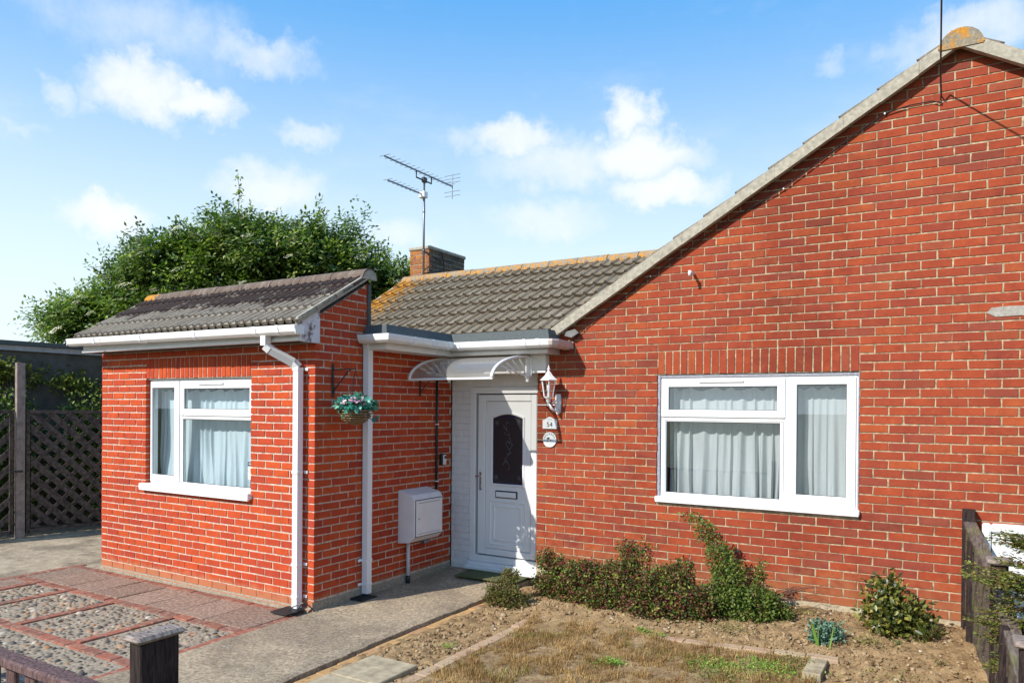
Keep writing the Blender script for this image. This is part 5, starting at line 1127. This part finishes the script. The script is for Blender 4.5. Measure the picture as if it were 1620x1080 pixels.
q = B(); q.tube([(.035, 1.335, -.01), (.035, 1.335, .47)], .021, 10); o = q.out('conduit', 'grey_pipe', None, True); tagx(o, 'short pale grey pipe below the meter cupboard', 'pipe')
q = B(); q.tube([(.035, 1.335, -.005), (.035, 1.335, .09)], .024, 10); q.out('lower_sleeve', 'black_plastic', o, True)
q = B(); q.tube([(.06, 1.50, .45), (.06, 1.60, .425), (.06, 1.70, .45)], .012, 6); q.cbox(.03, .09, 1.56, 1.64, .40, .45, .01); o = q.out('pipe_fitting', 'galvanised'); tagx(o, 'small metal gas pipe fitting under the meter cupboard', 'pipe fitting')
# black pipe & key safe
bp = thing('cable_pipe', (.02, 1.86, 1.5), 'thin black vertical pipe on the side wall above the meter cupboard', 'pipe')
part('pipe', 'black_plastic', bp, lambda q: q.tube([(.018, 1.858, .97), (.018, 1.858, 2.44)], .014, 8), True)
for z in (1.06, 1.71): part('clip', 'white_plastic', bp, lambda q: q.cbox(.004, .036, 1.835, 1.881, z, z + .012, .002))
ks = thing('key_safe', (.03, 1.96, 1.3), 'small grey and black key safe beside the black pipe', 'key safe')
part('body', 'black_plastic', ks, lambda q: q.cbox(.004, .045, 1.925, 1.995, 1.245, 1.375, .006)); part('cover', 'meter_plastic', ks, lambda q: q.cbox(.045, .062, 1.935, 1.99, 1.25, 1.365, .006)); part('dial', 'black_plastic', ks, lambda q: q.cbox(.062, .066, 1.945, 1.98, 1.32, 1.35, .002))
# small empty hanging bracket
ib = thing('basket_bracket', (0, 1.56, 2.15), 'empty black iron bracket on the side wall under the canopy', 'bracket')
part('back_bar', 'black_iron', ib, lambda q: q.cbox(.002, .012, 1.548, 1.572, 2.03, 2.30, .003)); part('arm', 'black_iron', ib, lambda q: (q.obox((.01, 1.56, 2.28), (.24, 1.56, 2.28), .010, .010, up=(0, 1, 0)), q.obox((.01, 1.56, 2.07), (.19, 1.56, 2.27), .008, .008, up=(0, 1, 0))))
ib = thing('basket_bracket', (0, .225, 2.15), 'black iron bracket carrying the flower basket', 'bracket')
part('back_bar', 'black_iron', ib, lambda q: q.cbox(.002, .014, .210, .236, 2.00, 2.32, .003)); part('arm', 'black_iron', ib, lambda q: (q.obox((.012, .222, 2.262), (.285, .222, 2.262), .010, .010, up=(0, 1, 0)), q.tube([(.012, .222, 2.05), (.05, .222, 2.09), (.20, .222, 2.24), (.235, .222, 2.258)], .006, 6), q.tube([(.285, .222, 2.262), (.30, .222, 2.27), (.30, .222, 2.245), (.29, .222, 2.235)], .005, 6), q.tube([(.012, .222, 2.06), (.03, .222, 2.03), (.03, .222, 2.08), (.012, .222, 2.10)], .005, 6)))
hb = thing('hanging_basket', (.285, .222, 1.78), 'wicker hanging basket with teal leaves and pink flowers on the side wall', 'hanging basket')
bc = Vector((.285, .24, 1.885))
part('chain', 'black_iron', hb, lambda q: [q.tube([(.288, .222, 2.24), (bc.x + .12 * math.cos(a), bc.y + .12 * math.sin(a), 1.90)], .0025, 4) for a in (.6, 2.7, 4.8)])
def wick(q):
    N, Mn = 22, 9; R0 = .150
    for j in range(Mn):
        a0 = -math.pi / 2 * (j + .5) / Mn; r_ = R0 * math.cos(a0) * 1.0; z = R0 * math.sin(a0) * .95
        q.tube([(bc.x + r_ * math.cos(6.283 * k / N) * (1 + .04 * ((k + j) % 2)), bc.y + r_ * math.sin(6.283 * k / N) * (1 + .04 * ((k + j) % 2)), bc.z + z) for k in range(N + 1)], .0075, 5, random.random())
part('wicker_bowl', 'wicker', hb, wick)
part('liner', 'dark_timber', hb, lambda q: q.lathe([(.12, 0), (.115, -.04), (.08, -.09), (.001, -.12)], bc, 14), True)
r = np.random.RandomState(31); bl = [(bc.x, bc.y, bc.z + .045, .165, .195, .07), (bc.x, bc.y - .13, bc.z + .0, .06, .06, .07), (bc.x + .04, bc.y + .19, bc.z - .03, .05, .06, .06)]
P, d = blob_points(bl, 230, r, .55); P[:, 2] = np.maximum(P[:, 2], bc.z - .10); D0 = d + r.normal(size=d.shape) * .4; D0[:, 2] -= .25; N0 = d * .8 + r.normal(size=d.shape) * .3; N0[:, 2] += .6
leaf_mesh('leaves', P, D0, N0, .062 * r.uniform(.7, 1.25, 230), .046, 'basket_leaf', r.rand(230), hb)
fl = B(); fl2 = B()
for k in range(95):
    a = r.uniform(0, 6.28); rr_ = r.uniform(.08, .19); z = bc.z + .065 + .06 * (1 - rr_ / .19) + r.uniform(-.02, .03); c = Vector((bc.x + rr_ * math.cos(a) * .85, bc.y + rr_ * math.sin(a), z)); n_ = Vector((math.cos(a) * .5 + .3, math.sin(a) * .5 - .5, .8)).normalized(); t1 = n_.orthogonal().normalized(); t2 = n_.cross(t1)
    tgt = fl if r.rand() < .45 else fl2
    for p in range(5):
        an = p * 1.2566; e = t1 * math.cos(an) + t2 * math.sin(an); f_ = t1 * math.cos(an + 1.5708) + t2 * math.sin(an + 1.5708); s_ = .012; tgt.add([c, c + e * s_ * .7 + f_ * s_ * .4, c + e * s_ * 1.2 + n_ * .002, c + e * s_ * .7 - f_ * s_ * .4], [(0, 1, 2), (0, 2, 3)], r.rand())
fl.out('flower_cluster', 'petal_pink', hb, fix=False); fl2.out('flower_cluster', 'petal_white', hb, fix=False)
# cables on gable
pts = [(1.655, 1.99, 2.60), (1.70, G - .020, 2.64), (1.839, G - .020, 2.766), (2.519, G - .020, 3.215), (3.256, G - .020, 3.66), (3.76, G - .020, 3.89), (4.325, G - .020, 4.262), (4.565, G - .020, 4.400), (4.751, G - .020, 4.432), (4.91, G - .020, 4.432), (4.972, G - .020, 4.405)]
gc = thing('gable_cable', (4.97, G, 4.4), 'thin black cable running under the sloping verge of the gable', 'cable')
part('cable', 'black_plastic', gc, lambda q: (q.tube(pts, .0055, 5), 0))
part('clip', 'white_plastic', gc, lambda q: [q.cbox(p[0] - .006, p[0] + .006, p[1] - .008, p[1] + .008, p[2] - .008, p[2] + .008, .002) for p in pts[3:9:2]])
tw = thing('telephone_wire', (4.975, 1.98, 4.46), 'black overhead telephone wire coming down to the top of the gable', 'wire')
A_ = Vector((4.972, G - .06, 4.47)); wpts = [A_, A_ + Vector((-.004, -.10, .12))] + [A_ + Vector((.02 * s_, -1.79 * s_ - .10, .71 * s_ + .12 + .012 * s_ * s_)) for s_ in np.linspace(.4, 9, 12)]
part('wire', 'black_plastic', tw, lambda q: q.tube(wpts, .0065, 6)); part('hook', 'black_iron', tw, lambda q: (q.tube([(4.972, G - .002, 4.47), (4.972, G - .06, 4.47)], .006, 6), q.tube([(4.972, G - .06, 4.47), (4.968, G - .02, 4.43), (4.972, G - .020, 4.405)], .0055, 5)))
q = B(); q.tube([(2.946, G, 3.20), (2.946, G - .13, 3.20)], .014, 8); q.tube([(2.946, G - .13, 3.215), (2.946, G - .13, 3.165)], .017, 8); tagx(q.out('overflow_pipe', 'meter_plastic', None, True), 'short pale overflow pipe sticking out of the gable brickwork', 'pipe')
# small black cable at the corner foot
q = B(); q.tube([(-.16, -.16, .02), (-.10, -.15, .07), (-.03, -.10, .10), (.01, -.06, .07), (.05, -.03, .015)], .006, 5); q.tube([(-.03, -.10, .10), (-.06, -.13, .05), (-.07, -.15, .01)], .005, 5); tagx(q.out('ground_cable', 'black_plastic'), 'loop of black cable at the brick corner beside the drain cover', 'cable')
# white cupboard low on the gable at right
cb = thing('wall_cupboard', (5.7, G, .7), 'white plastic cupboard low on the gable wall behind the side fence', 'cupboard')
def cbf(q):
    x0, x1, z0, z1, y0 = 5.285, 6.0, .30, 1.035, G - .045
    q.cbox(x0, x0 + .06, y0, G + .002, z0, z1, .014); q.cbox(x1 - .06, x1, y0, G + .002, z0, z1, .014); q.cbox(x0 + .06, x1 - .06, y0 + .001, G + .002, z1 - .075, z1, .014); q.cbox(x0 + .06, x1 - .06, y0 + .001, G + .002, z0, z0 + .06, .014)
part('frame', 'white_plastic', cb, cbf); part('cupboard_door', 'white_plastic', cb, lambda q: q.cbox(5.351, 5.934, G - .032, G - .004, .366, .952, .004)); part('gap', 'rubber_seal', cb, lambda q: q.box(5.345, 5.940, G - .024, G - .006, .36, .958))

# ------------------------------------------------------------------ right fence
rf = thing('side_fence', (5.3, 1.0, .2), 'weathered grey-brown wooden garden fence running out from the gable wall', 'fence')
PF = [Vector((5.195, 1.955, 0)), Vector((5.345, .80, 0)), Vector((5.42, -.45, 0)), Vector((5.46, -1.9, 0))]; TZ = [1.136, .93, .75, .75]
for i, (p, tz) in enumerate(zip(PF[:3], TZ)):
    hw = .048 if i else .045
    pst = part('fence_post', 'fence_post_wood', rf, lambda q: q.cbox(p.x - hw, p.x + hw, p.y - hw, p.y + hw, -.1, tz, .004))
    if i: part('post_cap', 'cap_wood', pst, lambda q: q.cbox(p.x - .075, p.x + .075, p.y - .075, p.y + .075, tz, tz + .035, .010))
rt_ = [(1.03, .80), (.78, .50)]
for i in range(2):
    a, c = PF[i], PF[i + 1]; dr = (c - a).normalized(); nr = Vector((dr.y, -dr.x, 0))
    if nr.x > 0: nr = -nr
    zt0, zt1 = rt_[i]; Ln = (c - a).length
    part('top_rail', 'weathered_wood', rf, lambda q: q.obox(a + dr * .04 + Vector((0, 0, zt0)), c - dr * .04 + Vector((0, 0, zt1)), .085, .028, t=.2))
    # diagonal lapped boards
    nb = 13; zb = .22
    for k in range(-5, nb):
        s0 = k * .13; w = .125
        poly = [(s0, zb), (s0 + w, zb), (s0 + w - .0 + .62, zb + 1.05), (s0 + .62, zb + 1.05)]
        poly = clip_poly(poly, -1, 0, -.05); poly = clip_poly(poly, 1, 0, Ln - .05) if poly else []
        if len(poly) < 3: continue
        m0 = (zt1 - zt0) / Ln; poly = clip_poly(poly, -m0, 1, zt0 - .012)
        if len(poly) < 3 or poly_area(poly) < .002: continue
        off = .010 if k % 2 else 0.0
        part('fence_board', 'weathered_wood', rf, lambda q: q.prism(poly, a + nr * (.006 + off), dr, (0, 0, 1), nr * .012))
    mid = a + dr * (.36 if i == 0 else .6); zz = zt0 + (zt1 - zt0) * (.36 / Ln)
    part('batten', 'fence_post_wood', rf, lambda q: q.obox(mid + nr * .04 + Vector((0, 0, .18)), mid + nr * .04 + Vector((0, 0, zz - .02)), .03, .045, up=nr))
    part('gravel_board', 'weathered_wood', rf, lambda q: q.obox(a + nr * .012 + Vector((0, 0, .12)), c + nr * .012 + Vector((0, 0, .10)), .022, .20))

# evergreen bush at the right edge
cbm = thing('evergreen_bush', (5.50, .42, .1), 'golden green layered evergreen bush leaning over the side fence', 'bush')
r = np.random.RandomState(77); PP = []; DD = []; stq = B()
for k in range(80):
    z = r.uniform(.30, 1.22); a = r.uniform(2.2, 5.2); Lb = r.uniform(.12, .30) * (1.25 if .55 < z < 1.0 else .8); c0 = np.array([5.50, .42, z - .06])
    if k in (0, 1): z = .93; a = 2.75 + .15 * k; Lb = .34; c0[2] = .91
    if k in (2, 3): z = .63; a = 3.2 + .2 * k; Lb = .36; c0[2] = .62
    e = c0 + np.array([math.cos(a) * Lb, math.sin(a) * Lb * .8, .04 + r.uniform(-.03, .05)]); stq.tube([Vector(c0), Vector((c0 + e) / 2 + np.array([0, 0, .015])), Vector(e)], .005, 4, r1=.0015)
    for j in range(95):
        tt = r.uniform(.1, 1.05); side = r.normal() * .035; b0 = c0 + (e - c0) * tt + np.array([-math.sin(a), math.cos(a), 0]) * side + np.array([0, 0, r.normal() * .010]); PP.append(b0); DD.append(np.array([math.cos(a), math.sin(a), .2]) + np.array([-math.sin(a), math.cos(a), 0]) * np.sign(side) * .8 + r.normal(size=3) * .3)
PP = np.array(PP); DD = np.array(DD); N0 = np.tile([0, 0, 1.], (len(PP), 1)) + r.normal(size=PP.shape) * .3
leaf_mesh('foliage', PP, DD, N0, .026 * r.uniform(.6, 1.3, len(PP)), .015, 'conifer_leaf', r.rand(len(PP)), cbm)
stq.tube([(5.50, .42, -.05), (5.50, .42, 1.15)], .014, 6, r1=.004); stq.out('stem', 'stem_brown', cbm)

# ------------------------------------------------------------------ front fence (bottom left)
ff = thing('front_fence', (2.0, -3.38, 0), 'low dark stained picket fence rail at the bottom left corner', 'fence')
part('top_rail', 'front_fence_wood', ff, lambda q: q.cbox(-1.2, 2.50, -3.425, -3.350, .855, .895, .008))
part('lower_rail', 'front_fence_wood', ff, lambda q: q.cbox(-1.2, 2.50, -3.40, -3.365, .25, .30, .005))
for k in range(24): xx = 2.36 - k * .150; part('picket', 'front_fence_wood', ff, lambda q: q.cbox(xx - .038, xx + .038, -3.362, -3.344, .05, .852, .004))
gp = thing('gate_post', (2.62, -3.28, 0), 'square dark timber gate post with pale cap, bottom left of the photo', 'post')
part('post', 'fence_post_wood', gp, lambda q: q.cbox(2.590, 2.660, -3.360, -3.212, -.1, 1.075, .004))
part('cap', 'cap_wood', gp, lambda q: (q.cbox(2.577, 2.676, -3.380, -3.192, 1.076, 1.100, .011),))
part('nail', 'black_iron', gp, lambda q: (q.tube([(2.622, -3.31, 1.100), (2.622, -3.31, 1.1035)], .0025, 6), q.tube([(2.632, -3.25, 1.100), (2.632, -3.25, 1.1035)], .0025, 6)))

# ------------------------------------------------------------------ left side: fence, garage, climbers
F0 = Vector((-6.39, .47, 0)); FD = Vector((.2, 1, 0)).normalized(); FN = Vector((FD.y, -FD.x, 0))
lf_ = thing('trellis_fence', F0, 'dark diagonal trellis fence panels left of the extension', 'fence')
def slats(s0, s1, z0, z1, sgn, off, pitch, w, mat='trellis_wood', nm='slat'):
    Ln = s1 - s0; k = -int((z1 - z0) / pitch) - 2
    while k * pitch < Ln + (z1 - z0) + .3:
        u = k * pitch; poly = [(u, z0), (u + w, z0), (u + w + sgn * (z1 - z0), z1), (u + sgn * (z1 - z0), z1)]; k += 1
        poly = clip_poly(poly, -1, 0, 0) ; poly = clip_poly(poly, 1, 0, Ln) if poly else []
        if len(poly) >= 3 and poly_area(poly) > .004: part(nm, mat, lf_, lambda q: q.prism([(s0 + x, z) for x, z in poly], F0 + FN * off, FD, (0, 0, 1), FN * .012, random.random()))
slats(-1.75, -.13, .12, 1.80, 1, .0, .23, .11)
slats(.14, 1.95, .12, 1.80, -1, .0, .23, .13); slats(.14, 1.95, .12, 1.80, 1, -.02, .23, .07)
for (a, c) in ((-1.78, -.10), (.10, 2.0)):
    for z in (.08, 1.80): part('rail', 'trellis_wood', lf_, lambda q: q.obox(F0 + FD * a + Vector((0, 0, z)), F0 + FD * c + Vector((0, 0, z)), .05, .045))
    for s_ in (a, c): part('stile', 'trellis_wood', lf_, lambda q: q.obox(F0 + FD * s_ + Vector((0, 0, .05)), F0 + FD * s_ + Vector((0, 0, 1.82)), .05, .045, up=FD))
part('fence_post', 'concrete_post', lf_, lambda q: q.obox(F0 + Vector((0, 0, -.1)) + FN * .02, F0 + Vector((0, 0, 2.50)) + FN * .02, .105, .10, up=FD))
part('latch', 'black_iron', lf_, lambda q: q.obox(F0 - FD * .12 + FN * .05 + Vector((0, 0, .95)), F0 + FD * .02 + FN * .08 + Vector((0, 0, .95)), .02, .03))
gar = thing('garage', (-9.3, 2.5, 0), 'low flat roofed garage with black felt edge behind the trellis fence', 'garage')
gF = Vector((-8.15, -2.5, 0)); gD = Vector((.22, 1, 0)).normalized(); gN = Vector((gD.y, -gD.x, 0))
part('wall', 'shed_wall', gar, lambda q: q.prism([(0, 0), (8.0, 0), (8.0, 2.75), (0, 2.75)], gF, gD, (0, 0, 1), -gN * 3.0))
part('fascia_board', 'flaky_board', gar, lambda q: q.prism([(-.1, 2.78), (8.1, 2.68), (8.1, 2.76), (-.1, 2.86)], gF + gN * .03, gD, (0, 0, 1), gN * .025))
part('roof_felt', 'felt', gar, lambda q: q.prism([(-.12, 2.865), (8.12, 2.765), (8.12, 2.83), (-.12, 2.93)], gF + gN * .09, gD, (0, 0, 1), -gN * 3.1))
def cloud_plant(name, label, cat, base, blobs, n, L, Wd, mat, seed, cluster=6, stems=12, jit=.12):
    r = np.random.RandomState(seed); root = thing(name, base, label, cat); C, d = blob_points(blobs, n // cluster, r, .3)
    P = np.repeat(C, cluster, 0) + r.normal(size=(len(C) * cluster, 3)) * jit * .5; D0 = np.repeat(d, cluster, 0) * .4 + r.normal(size=P.shape); D0[:, 2] -= .1; N0 = r.normal(size=P.shape) * .5; N0[:, 2] += .8; N0[:, 1] -= .5
    leaf_mesh('foliage', P, D0, N0, L * r.uniform(.7, 1.3, len(P)), Wd, mat, np.clip(np.repeat(r.rand(len(C)), cluster) * .7 + r.rand(len(P)) * .3, 0, .999), root)
    q = B()
    for i in range(stems): c = C[r.randint(len(C))]; q.tube([Vector(base), Vector(base).lerp(Vector(c), .5) + Vector((r.uniform(-.1, .1), r.uniform(-.1, .1), .1)), Vector(c)], .018, 5, r1=.004)
    q.out('stem', 'bark', root); return root
cloud_plant('climbing_plant', 'yellow-green climber hanging beside the left corner of the extension', 'climber', (-5.9, 2.9, 0), [(-5.95,2.7,2.35,.22,.3,.45),(-5.80,3.0,1.75,.3,.3,.5),(-6.2,2.5,2.0,.2,.25,.2),(-6.0,2.8,2.75,.15,.2,.25)], 3400, .07, .045, 'climber_leaf', 41)
cloud_plant('climbing_plant', 'green leaf sprays hanging under the garage roof edge', 'climber', (-7.6, .9, 0), [(-7.35,.9,2.35,.12,.55,.16),(-7.15,1.6,2.25,.12,.35,.14),(-7.4,-.1,1.95,.1,.25,.15),(-7.2,.5,2.5,.08,.3,.08)], 1300, .075, .045, 'climber_leaf', 42)
cloud_plant('hedge_shrub', 'dark bush behind the trellis panel nearest the extension', 'shrub', (-6.9, 2.2, 0), [(-6.9,1.8,1.2,.25,.6,1.1),(-6.9,2.9,1.3,.25,.6,1.2),(-7.1,.6,1.1,.25,.7,1.1),(-7.3,-.6,1.1,.25,.7,1.0)], 16000, .06, .038, 'elder_leaf', 43)
cloud_plant('hedge_shrub', 'low dark bush in front of the trellis panel beside the extension', 'shrub', (-5.95, 2.0, 0), [(-5.95,1.9,.35,.18,.3,.35),(-6.0,2.2,.8,.15,.25,.4)], 1500, .05, .032, 'elder_leaf', 44)

# ------------------------------------------------------------------ elder trees
RT = Vector((.857, .5157, 0)); FWD = Vector((-.5157, .857, 0))
def elder(label, base, blobs, n, seed, flowers, group, limbs=9, L=.085):
    root = thing('elder_tree', base, label, 'tree', group); r = np.random.RandomState(seed); base = Vector(base)
    wb_ = []
    for a, z, ra, rz_, rd in blobs: c = base + RT * a + Vector((0, 0, z)); wb_.append((c.x, c.y, z, ra, rd, rz_))
    # ellipsoids are laid in the tree's own axes
    w = np.array([b_[3] * b_[4] * b_[5] for b_ in wb_]); w /= w.sum(); k = r.choice(len(wb_), n, p=w); A = np.array(wb_)[k]
    d = r.normal(size=(n, 3)); d /= np.linalg.norm(d, axis=1, keepdims=True); d[:, 2] = np.where(r.rand(n) < .7, np.abs(d[:, 2]), d[:, 2])
    rad = (.50 + .50 * r.uniform(size=n) ** .55); bumpy = np.array([1 + .30 * mnoise.noise(Vector((a[0] * 1.3 + dd[0] * 1.9, a[1] * 1.3 + dd[1] * 1.9, a[2] + dd[2] * 1.9))) + .22 * mnoise.noise(Vector((a[0] + dd[0] * 5.5, a[1] + dd[1] * 5.5, a[2] + dd[2] * 5.5))) for a, dd in zip(A, d)])
    rad = rad * bumpy; Rt = np.array(RT); Fd = np.array(FWD)
    C = A[:, :3] + (d[:, :1] * A[:, 3:4] * rad[:, None]) * Rt + (d[:, 1:2] * A[:, 4:5] * rad[:, None]) * Fd; C[:, 2] += d[:, 2] * A[:, 5] * rad
    ncl = max(8, n // 9); ci = r.randint(0, ncl, n); Cc = C[:ncl].copy(); offs = r.normal(size=(n, 3)) * np.array([.13, .13, .085]); C = Cc[ci] + offs; d = d[:ncl][ci]; rad = rad[:ncl][ci]
    # twigs carry compound leaves: 5-7 leaflets on a drooping rachis
    m_ = 5; Q = []; DD = []; NN = []; TT = []; out_ = d.copy(); tw_ = r.rand(ncl)[ci]
    ax_ = out_[:, :1] * Rt + out_[:, 1:2] * Fd; ax_[:, 2] += out_[:, 2]
    for lf2 in range(3):
        dr = ax_ * .7 + r.normal(size=(n, 3)) * .7; dr[:, 2] -= .15; dr /= np.linalg.norm(dr, axis=1, keepdims=True)
        st_ = C + r.normal(size=(n, 3)) * .09; up_ = np.tile([0, -.35, 1.], (n, 1)) + r.normal(size=(n, 3)) * .35; sd = np.cross(dr, up_); sd /= np.linalg.norm(sd, axis=1, keepdims=True)
        for j in range(m_):
            s_ = (j // 2) * .07 + .03; sg = 0 if j == 4 else (1 if j % 2 else -1); s_ = .19 if j == 4 else s_
            Q.append(st_ + dr * s_ + np.array([0, 0, -1.]) * s_ * s_ * 1.2); DD.append(dr * (.5 if sg else 1) + sd * sg * .9 + r.normal(size=(n, 3)) * .12); NN.append(up_); TT.append(np.clip(tw_ * .65 + r.rand(n) * .35, 0, .999))
    Q = np.concatenate(Q); DD = np.concatenate(DD); NN = np.concatenate(NN); TT = np.concatenate(TT)
    leaf_mesh('crown', Q, DD, NN, L * r.uniform(.75, 1.2, len(Q)), L * .54, 'elder_leaf', TT, root)
    q = B(); q.tube([base + Vector((0, 0, -.1)), base + Vector((.05, 0, .9)), base + Vector((0, .1, 2.0))], .14, 9, r1=.09); q.out('trunk', 'bark', root, True)
    q = B()
    for i in range(limbs):
        c = Vector(C[r.randint(n)]); b0 = base + Vector((0, .1, r.uniform(1.0, 2.0))); q.tube([b0, b0.lerp(c, .5) + Vector((0, 0, .25)), c], .05, 6, r1=.008)
    q.out('limbs', 'bark', root)
    # creamy umbels on the outside
    fq = B(); idx = np.argsort(-(rad + .35 * np.abs(d[:, 2]) - .9 * d[:, 1] + r.rand(n) * .7))[:flowers * 6]; r.shuffle(idx)
    pm_ = B()
    for kk in range(34):
        a = kk * 2.4; rr_ = .009 * math.sqrt(kk); pm_.add([(rr_ * math.cos(a) + dx, rr_ * math.sin(a) + dy, .004 * math.sin(kk) + .012 * (1 - (rr_ / .055) ** 2)) for dx, dy in ((-.007, -.005), (.007, -.005), (.0, .008))], [(0, 1, 2)], (kk * .37) % 1)
    fm = pm_.mesh('flower_head', 'cream_flower')
    for ii in idx[:flowers]:
        o = bpy.data.objects.new('flower_head', fm); COL.objects.link(o); o.parent = root; o.location = Vector(C[ii]) + Vector(ax_[ii]) * .12 + Vector((0, 0, .06)) - base; s_ = r.uniform(1.3, 2.3); o.scale = (s_, s_, s_); o.rotation_euler = (r.uniform(.1, .7), r.uniform(-.4, .3), r.uniform(-.6, .6))
    return root
grp = None
elder('large dense elder tree with creamy flower heads behind the extension', (-5.58, 3.89, 0),
      [(0.0, 4.32, 1.15, .78, 1.2), (-1.2, 4.05, 1.0, .80, 1.1), (-2.05, 3.80, .60, .62, .7), (-2.65, 3.05, .40, .36, .6), (1.0, 4.25, .95, .80, 1.0), (1.75, 4.15, .70, .62, .8), (-2.65, 3.45, .45, .48, .6), (-.5, 3.2, 2.2, 1.0, 1.2), (2.30, 4.0, .42, .40, .5), (1.72, 4.95, .15, .46, .16), (-.35, 5.02, .35, .2, .4), (.45, 4.92, .35, .22, .4)], 8200, 51, 150, grp, L=.085)
elder('small loose elder tree rising above the garage roof at far left', (-8.08, 2.12, 0),
      [(0.25, 3.40, .42, .34, .5), (-.15, 3.28, .30, .22, .4), (.45, 3.62, .24, .20, .3), (.3, 3.0, .45, .4, .5)], 700, 52, 22, grp, 6, L=.085)
elder('bushy tree showing between the extension roof and the chimney', (-3.25, 5.3, 0),
      [(0.0, 3.95, .38, .50, .5), (.30, 4.15, .16, .30, .25), (-.35, 3.8, .4, .5, .4), (.05, 3.3, .6, .6, .5)], 900, 53, 10, grp, 6, L=.085)
sp = thing('tree_sprig', (-5.85, 3.9, 5.2), 'single thin leafy shoot sticking up above the elder tree', 'branch')
c0 = Vector((-5.58, 3.89, 0)) + RT * -.28
q = B(); q.tube([c0 + Vector((0, 0, 5.2)), c0 + Vector((.02, 0, 5.75)), c0 + Vector((-.02, 0, 5.98))], .008, 5, r1=.003); q.out('stem', 'bark', sp)
r = np.random.RandomState(8); P = np.array([np.array(c0) + np.array([.03, 0, 5.72])] * 16 + [np.array(c0) + np.array([-.02, 0, 5.98])] * 9) + r.normal(size=(25, 3)) * .03; leaf_mesh('foliage', P, r.normal(size=(25, 3)), r.normal(size=(25, 3)), .08, .045, 'elder_leaf', r.rand(25) * .3, sp)
